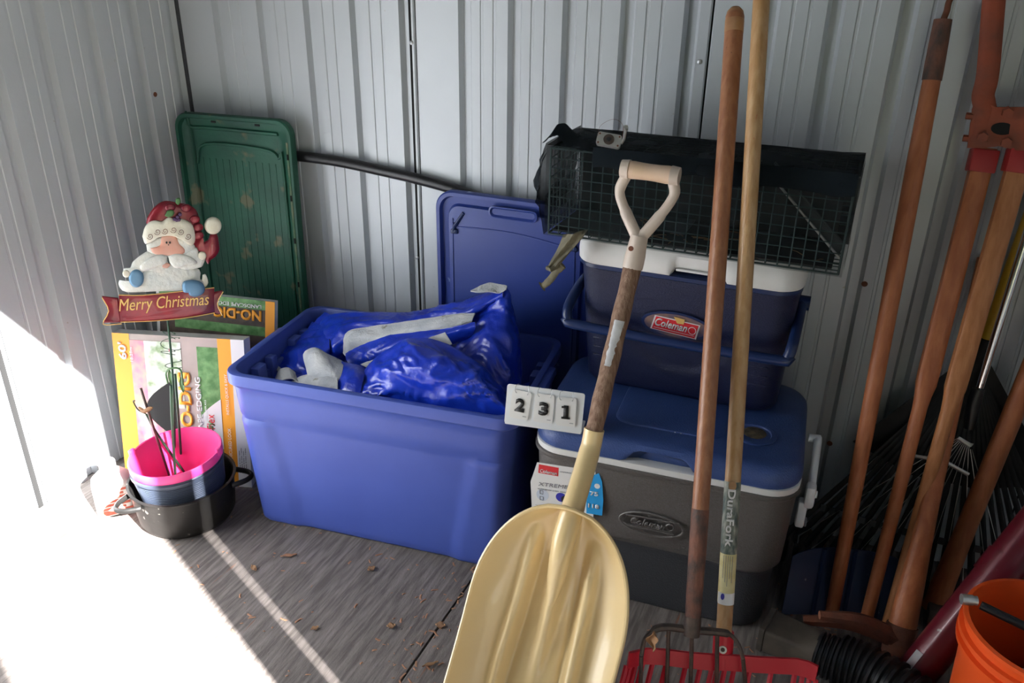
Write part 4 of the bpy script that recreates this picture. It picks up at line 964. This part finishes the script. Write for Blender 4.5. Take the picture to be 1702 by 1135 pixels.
# 8 downspout adapter lying on the floor with corrugated pipe
a0=onz(1270,1044,.055); a1=onz(1372,1066,.055); 
dp=tool('drain_pipe','dusty black corrugated drain pipe with rectangular downspout end on the floor beside the red fork','pipe',(a0+a1)/2)
ax_=(onz(1470,1130,.06)-a0); ax_.z=0; ax_.normalize()
T=fr(a0,ax_,(0,0,1))
m_dusty=M('dusty_black_plastic',(.035,.030,.026),.5,0,(.10,.08,.06),12)
def rec(x,w,h,r): return [T@V((x,p.x,p.y)) for p in rrect(w,h,r,0,5,2)]
def circ(x,r,n=4): return [T@V((x,p.x,p.y)) for p in rrect(2*r,2*r,r*.995,0,5,2)]
bm=nb(); loft(bm,[rec(.012,.078,.056,.006),rec(.0,.082,.06,.006),rec(0,.094,.070,.008),rec(.012,.094,.070,.008),rec(.014,.090,.066,.008),rec(.09,.088,.066,.010),rec(.115,.096,.086,.030),rec(.128,.104,.100,.045)]); obj('downspout_boot',bm,m_dusty,dp)
rings=[circ(.125,.050)]
for k in range(5):
    x=.13+k*.011; rings+= [circ(x,.052),circ(x+.004,.052),circ(x+.006,.047),circ(x+.009,.047)]
bm=nb(); loft(bm,rings); obj('ribbed_collar',bm,m_black,dp)
bm=nb(); P=[];rr=[]
cen=[T@V((.18+.02*0,0,.0)),T@V((.24,-.004,.006)),T@V((.32,-.025,.01)),T@V((.42,-.06,.01)),T@V((.55,-.12,.01))]
S=cr(cen,24)
for i,p in enumerate(S): P.append(p); rr.append(.066 if (i%6)<3 else .058)
tube(bm,P,rr,20); obj('corrugated_tube',bm,m_black,dp)

# 9 maroon steel post
A=onz(1515,1128,.045); B=ony(1740,850,-.16)
mp_=tool('steel_post','thick maroon painted steel post leaning low across the right corner','post',A)
dd=(B-A).normalized(); bm=nb(); tube(bm,handle_pts(A-dd*.02,A+(B-A)*1.6,10),.042,20); obj('post_tube',bm,m_maroon,mp_)
c=ony(1668,948,-.20); c=A+dd*((c-A).dot(dd)); bm=nb(); tube(bm,[c-dd*.03,c+dd*.03],.0455,20); obj('post_collar',bm,m_maroon,mp_)
bm=nb(); sd=dd.cross((CAM-c).normalized()).normalized(); tube(bm,[c-sd*-.03,c+sd*.055+V((.0,-.02,0))],[.016,.012],10); obj('post_lug',bm,m_rust,mp_)
nn=(CAM-A).normalized()
bm=nb(); c=A+dd*.03; sheet(bm,lambda u,v:c+nn*.043-dd*(.03-.06*u)+sd*(.012+.016*v)*-1+nn*-.004*v,8,3,.0006); obj('torn_tag',bm,m_foil,mp_)

# 10 orange bucket
bc=onz(1746,1050,.365)
bk=tool('bucket','bright orange plastic bucket at the lower right, cut by the frame','bucket',(bc.x,bc.y,0))
R0,R1=.145,.124
bm=nb(); pr=[(.0001,.0),(R1-.01,.0),(R1,.006)]+[(lerp(R1,R0-.004,z/.30),z) for z in (.1,.2,.28)]+[(R0-.004,.300),(R0+.008,.302),(R0+.009,.312),(R0-.001,.314),(R0,.325),(R0+.009,.327),(R0+.009,.337),(R0,.339),(R0+.002,.355),(R0+.006,.357),(R0+.006,.365),(R0-.002,.367),(R0-.004,.36),(lerp(R1,R0,.5)-.006,.15),(R1-.008,.010),(.0001,.009)]
lathe(bm,pr,56,Matrix.Translation(V((bc.x,bc.y,0)))); obj('bucket_shell',bm,m_bucket,bk)
A=ony(1615,997,bc.y-.0); A=onz(1612,997,.392); B=onz(1760,1068,.372)
wv=tool('hand_tool','black gripped hand tool with chrome end cap resting on the orange bucket rim','hand tool',A)
d9=(B-A).normalized(); bm=nb(); tube(bm,handle_pts(A+d9*.02,B,6),.0085,12); obj('black_grip',bm,m_black,wv)
bm=nb(); s9=V((1,.25,0)).normalized(); tube(bm,[A-s9*.016,A+s9*.005,A+s9*.006,A+s9*.013],[.0105,.0105,.0085,.0095],16); obj('chrome_cap',bm,m_silver,wv)
P=onz(1700,1098,.30); cn=tool('tin_can','silver metal can inside the orange bucket','can',(P.x,P.y,.02))
Pc=V((bc.x+.0,bc.y-.055,0)); cn.matrix_world=Matrix.Translation(Pc+V((0,0,.012))); MW[cn.name]=cn.matrix_world.copy()
bm=nb(); lathe(bm,[(.0001,.0),(.05,.0),(.052,.003),(.05,.006),(.05,.25),(.052,.254),(.050,.258),(.047,.256),(.047,.02),(.0001,.02)],30,Matrix.Translation(Pc+V((0,0,.012)))); obj('can_body',bm,m_silver,cn)
Pb=V((bc.x+.045,bc.y+.065,.012)); 
bm=nb(); lathe(bm,[(.0001,.0),(.032,.0),(.034,.004),(.034,.20),(.018,.24),(.016,.26),(.0001,.262)],24,Matrix.Translation(Pb)); obj('dark_bottle',bm,m_blackm,label='dark bottle standing in the orange bucket',cat='bottle')

# ============================================================ LEFT CORNER: EDGING BOXES
def qbox(name,label,TL,xd,upd,w,h,th,front_mats=None,**k):
    T=fr(TL,xd,upd); r=root(name,None,label,'box',mat=T,**k); return r,T
BL=V((-.045,-.470,0.0)); BR=V((.351,-.345,0.0)); xd=(BR-BL).normalized(); w_=(BR-BL).length
up_=V((-.045,.17,1)); up_=(up_-xd*up_.dot(xd)).normalized(); BNn=xd.cross(up_).normalized()
if BNn.y>0: BNn=-BNn
hB=.482; thB=.045
bx=root('edging_box',BL,'tall landscape edging box with garden photo leaning in the left corner','box')
bm=nb(); q=[BL,BR,BR+up_*hB,BL+up_*hB]; slab(bm,q,BNn,thB); obj('carton',bm,m_card2,bx,smooth=False)
def onB(px,py): return onpl(px,py,BL,BNn)
def uvB(u,v,l=0.): return BL+xd*(u*w_)+up_*(v*hB)+BNn*l
def facequad(name,m_,u0,v0,u1,v1,l,par=bx,pts=None):
    bm=nb(); slab(bm,pts or [uvB(u0,v0,l),uvB(u1,v0,l),uvB(u1,v1,l),uvB(u0,v1,l)],BNn,.0005); return obj(name,bm,m_,par,smooth=False)
fp=facequad('front_print',m_boxphoto,0,0,1,1,.0008)
facequad('orange_edge',m_boxor,0,0,.13,1,.0016,fp); facequad('pink_flowers',m_boxpk,.13,.12,.34,.96,.0016,fp)
facequad('white_flowers',m_boxfl,.24,.52,.52,.96,.0022,fp); facequad('grass_print',m_boxgrass,.64,.0,.80,.94,.0016,fp)
facequad('flower_foot',m_boxgrass,.13,.10,.30,.22,.0022,fp)
facequad('orange_strip',m_boxor,.80,0,.90,1,.0016,fp); facequad('white_strip',m_wprint,.90,0,1,1,.0016,fp)
# black printed coil
n=20; facequad('black_coil',m_blackm,0,0,0,0,0,fp,[uvB(.46,.30,.003)]+[uvB(.46-.24*math.sin(PI*i/n)*1.0,.30+.42*i/n,.003) for i in range(1,n)]+[uvB(.46,.72,.003)])
n=24; facequad('white_badge',m_wprint,0,0,0,0,0,fp,[uvB(.80-.17*math.sin(PI*i/n),.26+.34*i/n,.0032) for i in range(n+1)])
def bt(name,s,m_,u,v,ln,hh,l=.0036,**k):   # text reading upwards
    return text(name,s,m_,fp,uvB(u,v,l),up_,-xd,w=ln,h=hh,**k)
bt('title_word','NO-DIG',m_boxor,.58,.30,.225,.042,bold=.04)
bt('subtitle_words','LANDSCAPE EDGING',m_wprint,.655,.15,.285,.017,bold=.02)
bt('small_print','U.S. PATENT NO. 6,409,422',m_wprint,.690,.30,.14,.006)
bt('badge_word','Easy',m_leafg,.745,.335,.055,.026,bold=.03); bt('badge_word','Flex',m_red,.745,.395,.048,.026)
bt('strip_words','INSTALLS QUICK & EASY',m_wprint,.865,.50,.13,.010); bt('strip_words','MANICURED LOOK',m_wprint,.865,.16,.12,.010)
bt('size_words',"60'",m_wprint,.105,.83,.055,.026,bold=.03); bt('size_words','18.28m',m_wprint,.15,.82,.045,.009)
for k in range(4): bt('print_lines','60 ft Edging  25 Stakes  3 Spikes',m_ink,.925+.016*k,.10,.075+.01*(k%2),.0035)
# second box behind, turned upside down
c0=onpl(362,497,V((.1,-.19,.5)),BNn)
def onB2(px,py,l=0.): return onpl(px,py,V((.12,-.20,.45)),BNn)+BNn*l
b2=root('edging_box',onB2(400,540)-V((0,0,.4)),'second edging box, printed face upside down, sticking up behind the first','box')
TL2=onB2(290,484);TR2=onB2(457,502);BR2=onB2(430,562); x2=(TR2-TL2).normalized(); u2=(TR2-BR2); u2=(u2-x2*u2.dot(x2)).normalized()
ln2=(TR2-TL2).length
fullh=.42; q2=[TL2-u2*fullh-x2*.06,TR2-u2*fullh,TR2,TL2-x2*.06]
bm=nb(); slab(bm,q2,BNn,.025); obj('carton',bm,m_card2,b2,smooth=False)
def p2(a,b,l): return TR2-x2*a-u2*b+BNn*l   # a from the right, b down
def fq2(name,m_,a0,b0,a1,b1,l,par=b2): 
    bm=nb(); slab(bm,[p2(a1,b1,l),p2(a0,b1,l),p2(a0,b0,l),p2(a1,b0,l)],BNn,.0005); return obj(name,bm,m_,par,smooth=False)
f2=fq2('front_print',m_boxsoil,0,0,ln2+.05,.20,.0010); fq2('orange_edge',m_boxor,0,0,.030,.20,.0018,f2); fq2('grass_print',m_boxgrass,.030,0,ln2+.05,.030,.0018,f2)
fq2('grass_print',m_boxgrass,.030,.085,ln2,.115,.0018,f2)
text('title_word','NO-DIG',m_boxor,f2,p2(.042,.032,.0024),-x2,-u2,w=.155,h=.036,bold=.04)
text('subtitle_words','LANDSCAPE EDGING',m_wprint,f2,p2(.042,.014,.0026),-x2,-u2,w=.17,h=.012,bold=.02)

# ============================================================ SANTA YARD SIGN
SP=V((.150,-.445,.54)); SNm=(CAM-SP); SNm.z*=.25; SNm.normalize()
def S(cx,cy,l=0.): return onpl(100+cx/3.7825,300+cy/3.7825,SP,SNm)+SNm*l
sa=root('yard_sign',onz(288,800,.03),'painted metal bearded man with red cap on a Merry Christmas banner stake','yard sign')
def sp(name,pts,m_,l=0.,th=.003,bulge=.004,par=sa,smooth=True):
    bm=nb(); P=[S(x,y,l) for x,y in pts]
    n=len(P); P=cr(P+[P[0]],3)[:-1] if smooth else P
    slab(bm,P,SNm,th,bulge); return obj(name,bm,m_,par)
def circ_(cx,cy,rx,ry,n=16): return [(cx+rx*math.cos(2*PI*i/n),cy+ry*math.sin(2*PI*i/n)) for i in range(n)]
sp('cap',[(540,270),(555,220),(600,160),(660,128),(740,140),(800,150),(850,180),(876,240),(880,330),(890,380),(850,420),(820,330),(700,260),(600,250)],m_hatred,0,.003,.010)
sp('cap_tail',[(835,400),(880,330),(890,385),(930,370),(945,335),(985,335),(998,390),(1000,440),(975,480),(945,500),(930,525),(912,500),(900,460),(860,440)],m_hatred,.002,.003,.008)
for i,(x,y) in enumerate(((690,165),(790,170),(845,240),(865,290),(868,340))): sp('cap_puff',circ_(x,y,34,26,10),m_hatred,.010,.003,.006)
sp('pompom',circ_(960,283,54,54),m_cream,.003,.003,.012)
sp('beard',[(530,560),(600,520),(760,520),(875,560),(880,620),(925,630),(905,670),(760,690),(600,695),(420,700),(370,660),(375,625),(410,640),(440,670),(500,640)],m_beard,.003,.003,.010)
sp('beard_wave',[(500,470),(560,440),(640,470),(680,520),(650,580),(560,560),(480,590),(430,605),(400,590),(400,550),(440,545),(455,510)],m_beard,.008,.003,.006)
sp('beard_wave',[(720,500),(800,430),(860,420),(870,470),(900,440),(915,470),(895,530),(870,545),(800,560),(740,550)],m_beard,.008,.003,.006)
sp('beard_curl',circ_(890,468,26,26,12),m_cream,.012,.003,.004); sp('beard_curl',circ_(415,580,24,24,12),m_cream,.012,.003,.004)
sp('beard_curl',[(895,590),(915,590),(930,640),(905,670),(890,640)],m_cream,.006,.003,.003)
sp('face',[(540,400),(600,360),(700,340),(800,370),(850,420),(800,470),(680,480),(560,455)],m_beard,.008,.003,.006)
sp('skin',[(565,420),(625,400),(640,345),(720,345),(745,390),(780,425),(770,455),(680,465),(590,455)],m_skin,.0135,.003,.004)
sp('eye',circ_(666,382,6,7,8),m_ink,.020,.002,0); sp('eye',circ_(687,382,6,7,8),m_ink,.020,.002,0)
sp('nose_mark',circ_(678,396,4,3,8),m_ink,.020,.002,0)
sp('moustache',[(672,470),(640,455),(590,465),(540,490),(500,530),(515,560),(580,545),(640,525),(668,505)],m_beard,.014,.003,.006)
sp('moustache',[(676,470),(720,450),(800,465),(855,500),(850,520),(800,525),(730,545),(690,515)],m_beard,.014,.003,.006)
sp('mouth',[(640,520),(670,512),(690,525),(670,545),(640,540)],m_skin,.012,.003,.002)
sp('fur_brim',[(515,345),(530,290),(560,255),(600,245),(640,250),(680,225),(720,240),(760,235),(820,262),(840,310),(845,370),(820,402),(760,365),(700,342),(640,345),(580,365),(535,392)],m_cream,.016,.003,.008)
for cx,cy in ((562,340),(608,312),(655,308),(708,300),(755,312),(800,340)):
    Q=[S(cx+(4+17*t)*math.cos(9*t),cy+(4+17*t)*math.sin(9*t),.0265) for t in [k/14 for k in range(15)]]; bm=nb(); tube(bm,Q,.0007,4); obj('wire_swirl',bm,m_rust,sa)
sp('holly_leaf',[(655,215),(670,185),(700,178),(715,195),(700,218),(675,222)],m_leafg,.020,.002,.003); sp('holly_leaf',[(722,135),(725,110),(748,105),(755,128),(740,148)],m_leafg,.016,.002,.003)
m_grape=M('dark_berry',(.06,.02,.08),.4)
for x,y in ((715,235),(735,220),(750,205),(728,240),(742,238)): sp('berry',circ_(x,y,12,12,8),m_grape,.022,.002,.004,sa)
sp('mitten',circ_(478,608,48,58),m_mitten,.012,.003,.008); sp('mitten',[(762,650),(775,625),(830,615),(885,630),(905,665),(895,700),(850,720),(810,712),(800,695),(770,690)],m_mitten,.020,.003,.010)
sp('banner_tail',[(262,725),(365,738),(385,890),(270,893),(305,810)],m_hatred,.002,.003,.002,smooth=False)
sp('banner_tail',[(960,700),(1020,690),(985,765),(1015,840),(960,830)],m_hatred,.002,.003,.002,smooth=False)
bnr=sp('banner',[(368,710),(520,712),(760,688),(965,665),(965,740),(968,822),(800,852),(600,872),(380,880),(368,800)],m_hatred,.014,.003,.003,smooth=False)
for Q in ([(368,710),(520,712),(760,688),(965,665)],[(380,880),(600,872),(800,852),(968,822)],[(262,725),(305,810),(270,893),(385,890)],[(1020,690),(985,765),(1015,840)]):
    bm=nb(); tube(bm,cr([S(x,y,.0165) for x,y in Q],3),.0013,5); obj('gold_edge',bm,m_gold,sa)
A=S(372,835,.018);B=S(935,793,.018); X=B-A; text('banner_words','Merry Christmas',m_gold,bnr,A,X,SNm.cross(X),w=X.length,h=.046,shear=.25,bold=.0,ext=.001)
# stake
stk=polyline('stake',[S(675,860,-.002),ony(288,640,-.462),onz(291,792,.05)],.0032,m_grwire,sa,8)
for k,(x,y) in enumerate(((285,560),(283,590),(292,610),(287,575))):
    c=onpl(x,y,SP,SNm); Q=[c+V((.02*math.cos(t*1.0)*(1+.3*k),-.012*math.sin(t)-.006,.010*math.sin(t*.8+k)+.004*t)) for t in [j*.5 for j in range(14)]]
    bm=nb(); tube(bm,Q,.0011,5); obj('curled_wire',bm,m_grwire,sa)
sp('bead',circ_(692,1062,11,11,8),m_berry,.006,.003,.004)
for x,y in ((283,628),(302,640)):
    c=onpl(x,y,SP+V((0,-.01,0)),SNm); bm=nb(); sheet(bm,lambda u,v:c+V(((u-.5)*.018*(1-abs(v*2-1)**2),0.004*math.sin(u*3),(v-.5)*.05)),4,6,.0008); obj('metal_leaf',bm,m_leafg,sa)

# ============================================================ POT, BASKET, PINK BUCKET
pc=V((.266,-.530,0))
pt=root('stock_pot',pc,'scratched black enamel pot with two loop handles on the floor','pot')
bm=nb(); lathe(bm,[(.0001,0),(.115,0),(.128,.006),(.136,.02),(.142,.08),(.145,.126),(.152,.131),(.152,.135),(.145,.136),(.139,.128),(.134,.03),(.12,.012),(.0001,.011)],56,Matrix.Translation(pc)); obj('pot_body',bm,m_enamel,pt)
for px,py,zz in ((205,842,.112),(397,792,.112)):
    P=onz(px,py,zz); dr=(P-pc); dr.z=0; dr.normalize(); sd=V((-dr.y,dr.x,0)); b0=pc+dr*.142+V((0,0,.112))
    Q=[b0-sd*.042,b0-sd*.038+dr*.012,b0-sd*.022+dr*.040,b0+dr*.052,b0+sd*.022+dr*.040,b0+sd*.038+dr*.012,b0+sd*.042]
    bm=nb(); tube(bm,cr(Q,5),.0085,10,True,.8,V((0,0,1))); obj('loop_handle',bm,m_enamel,pt)
# perforated basket, tilted inside
bt_=Matrix.Translation(pc+V((.0,.006,.052)))@Matrix.Rotation(math.radians(-3),4,'Y')@Matrix.Rotation(math.radians(3),4,'X')
bs=root('strainer_basket',pc+V((0,0,.03)),'slate blue perforated basket nested inside the black pot','basket')
bm=nb(); lathe(bm,[(.0001,0),(.105,0),(.112,.006),(.126,.138),(.131,.128),(.131,.134),(.124,.135),(.108,.01),(.0001,.008)],56,bt_); obj('basket_body',bm,m_basket,bs)
bm=nb()
for j in range(12):
    z=.048+j*.0062; r=lerp(.112,.126,(z-.006)/.119)+.0004
    tube(bm,[bt_@V((r*math.cos(2*PI*k/72),r*math.sin(2*PI*k/72),z+.0022*math.sin(k*PI/1.0))) for k in range(73)],.0012,4,False)
obj('weave_ridges',bm,m_basket,bs,kind='stuff')
# pink bucket
pk_T=Matrix.Translation(pc+V((.0,.006,.078)))@Matrix.Rotation(math.radians(-3),4,'Y')@Matrix.Rotation(math.radians(3),4,'X')
pk=root('pink_bucket',None,'hot pink plastic bucket tilted inside the strainer basket, holding stakes','bucket',mat=pk_T)
bm=nb(); lathe(bm,[(.0001,0),(.085,0),(.090,.005),(.116,.112),(.128,.114),(.130,.117),(.131,.138),(.129,.142),(.125,.141),(.117,.118),(.086,.010),(.0001,.009)],56); obj('bucket_shell',bm,m_pink,pk,world=False)
for a in (20,200):
    r=math.radians(a); bm=nb(); box(bm,(.130*math.cos(r),.130*math.sin(r),.138),(.010,.020,.024),.003,mat=None); obj('bail_lug',bm,m_pink,pk,world=False)
# stakes stuck in the bucket
def on_bkt(px,py): return onz(px,py,.095)
stakes=[('rusty plant stake, rod crossing low over the pink bucket',[ony(234,645,-.56),ony(245,680,-.56),onz(283,795,.085)],m_iron),
        ('twisted green garden stake with cross hook in the pink bucket',[ony(243,688,-.50),ony(262,722,-.50),onz(310,790,.085)],m_grwire)]
for i,(lb,P,m_) in enumerate(stakes):
    g=root('garden_stake',P[-1],lb,'stake'); bm=nb(); tube(bm,cr(P,6),.0036,8); obj('rod',bm,m_,g)
    if i==0:
        c=P[1]; bm=nb(); tube(bm,cr([c+V((-.022,-.008,.004)),c+V((0,-.012,.0)),c+V((.018,-.006,.010)),c+V((.026,-.004,.014))],4),[.003,.004,.005,.005,.005,.006,.006,.006,.006,.005,.004,.003,.002],8); obj('cross_piece',bm,m_straw,g)
    else:
        c=P[0]; bm=nb(); tube(bm,cr([c,c+V((-.018,-.01,.016)),c+V((-.03,-.01,.040)),c+V((-.024,-.01,.044))],4),.0022,6); obj('hook',bm,m_grwire,g)
g=root('garden_stake',onz(300,780,.09),'paired green wire plant support with bent foot standing in the pink bucket','stake')
for P in ([ony(284,640,-.505),ony(286,700,-.505),onz(292,797,.085)],[ony(291,622,-.49),ony(297,700,-.49),onz(302,772,.09)]):
    bm=nb(); tube(bm,cr(P,5),.0036,8); obj('rod',bm,m_grwire,g)
c=onz(302,772,.10); bm=nb(); tube(bm,[c+V((-.02,0,0)),c+V((.0,.0,.004)),c+V((.022,.005,0)),c+V((.026,-.006,-.006)),c+V((.026,-.014,-.028))],.0034,8); obj('bent_foot',bm,m_straw,g)
bm=nb(); tube(bm,cr([ony(279,637,-.51),ony(276,620,-.51),ony(285,612,-.51),ony(300,615,-.50),ony(304,640,-.50)],5),.0026,6); obj('leafy_top',bm,m_leafg,g)

# ============================================================ JUG
jc=V((.055,-.600,0))
jg=root('plastic_jug',jc,'sunlit translucent plastic jug with red printed label beside the black pot','jug')
def jr(w,d,r,z): return [p+jc for p in rrect(w,d,r,z,6,3)]
JT=Matrix.Translation(jc)@Matrix.Rotation(math.radians(50),4,'Z')@Matrix.Translation(-jc)
bm=nb(); loft(bm,[[JT@p for p in jr(w,d,r,z)] for w,d,r,z in ((.10,.065,.02,0),(.112,.076,.025,.006),(.112,.076,.025,.098),(.106,.070,.028,.116),(.07,.05,.024,.135),(.04,.04,.019,.142),(.036,.036,.0175,.160),(.034,.034,.0165,.161))]); obj('jug_body',bm,m_jug,jg)
bm=nb(); loft(bm,[[JT@p for p in jr(w,w,r,z)] for w,r,z in ((.042,.0205,.150),(.043,.021,.152),(.043,.021,.170),(.038,.0185,.173))]); obj('jug_cap',bm,m_wprint,jg)
def jl(x,z): return JT@(jc+V((x,-.0385,z)))
JN=(JT.to_3x3()@V((0,-1,0)))
for k in range(6):
    bm=nb(); slab(bm,[jl(-.042,.026+k*.012),jl(.040 if k%2 else .026,.026+k*.012),jl(.040 if k%2 else .026,.034+k*.012),jl(-.042,.034+k*.012)],JN,.0006); obj('label_line',bm,m_jugred,jg)
bm=nb(); slab(bm,[jl(-.044,.008),jl(.044,.008),jl(.044,.024),jl(-.044,.024)],JN,.0006); obj('label_band',bm,m_jugred,jg)

# ============================================================ FLOOR DEBRIS
def flake(P,l,w,a,name,label,m_=m_straw,grp=None):
    T=Matrix.Translation(P)@Matrix.Rotation(a,4,'Z'); bm=nb()
    sheet(bm,lambda u,v:T@V(((u-.5)*l,(v-.5)*w*math.sin(PI*min(.97,max(.06,u))),.0015+.004*abs(math.sin(u*5+v*3)))),6,3,.0012); return obj(name,bm,m_,label=label,cat='debris',group=grp)
m_chip=M('wood_chip',(.28,.13,.07),.9,0,(.4,.22,.13),30)
G='curled leaf scraps on the plywood floor'; LSS={617:'thin curled leaf scrap on the floor close under the front of the blue bin',732:'broad curled leaf scrap beside the left edge of the yellow scoop',650:'curled leaf scrap on open floor midway between bin and scoop, by the seam',715:'long narrow leaf scrap at the bottom edge left of the scoop blade',523:'narrow leaf scrap beside the thin strip of sunlight',840:'leaf scrap on the floor seam by the bin corner'}
for px,py,l,w,a in ((480,924,.045,.012,.6),(422,945,.030,.014,-.5),(617,946,.022,.020,1.),(732,1040,.026,.022,.2),(650,1041,.022,.02,.5),(715,1105,.04,.010,.8),(523,1045,.020,.014,.9),(840,1010,.022,.014,.9)):
    if px==480: flake(onz(px,py,.002),l,w,a,'wood_splinter','long brown wood splinter on the floor in front of the bin',m_chip)
    elif px==422: flake(onz(px,py,.002),l,w,a,'wood_chip','tan wood chip at the edge of the sunlight on the floor',m_straw)
    else: flake(onz(px,py,.002),l,w,a,'leaf_scrap',LSS[px],m_straw,G)
bm=nb()
for i in range(900):
    x=random.uniform(-.1,2.3); y=random.uniform(-1.35,.05); s=random.uniform(.0012,.0045)
    if random.random()<.25: x=random.gauss(1.17,.05); 
    a=random.uniform(0,PI); p=V((x,y,.0012)); e=V((math.cos(a),math.sin(a),0))*s*random.uniform(1,3); f=V((-e.y,e.x,0)).normalized()*s*.7; t=V((0,0,random.uniform(.0006,.002)))
    q=[bm.verts.new(v) for v in (p-e-f,p+e-f*.5,p+e*.8+f,p-e*.7+f,p+t)]
    for j in range(4): bm.faces.new((q[j],q[(j+1)%4],q[4]))
obj('floor_crumbs',bm,m_chip,label='fine wood crumbs scattered over the plywood',cat='debris',kind='stuff',smooth=False,loc=(1,-.6,0))
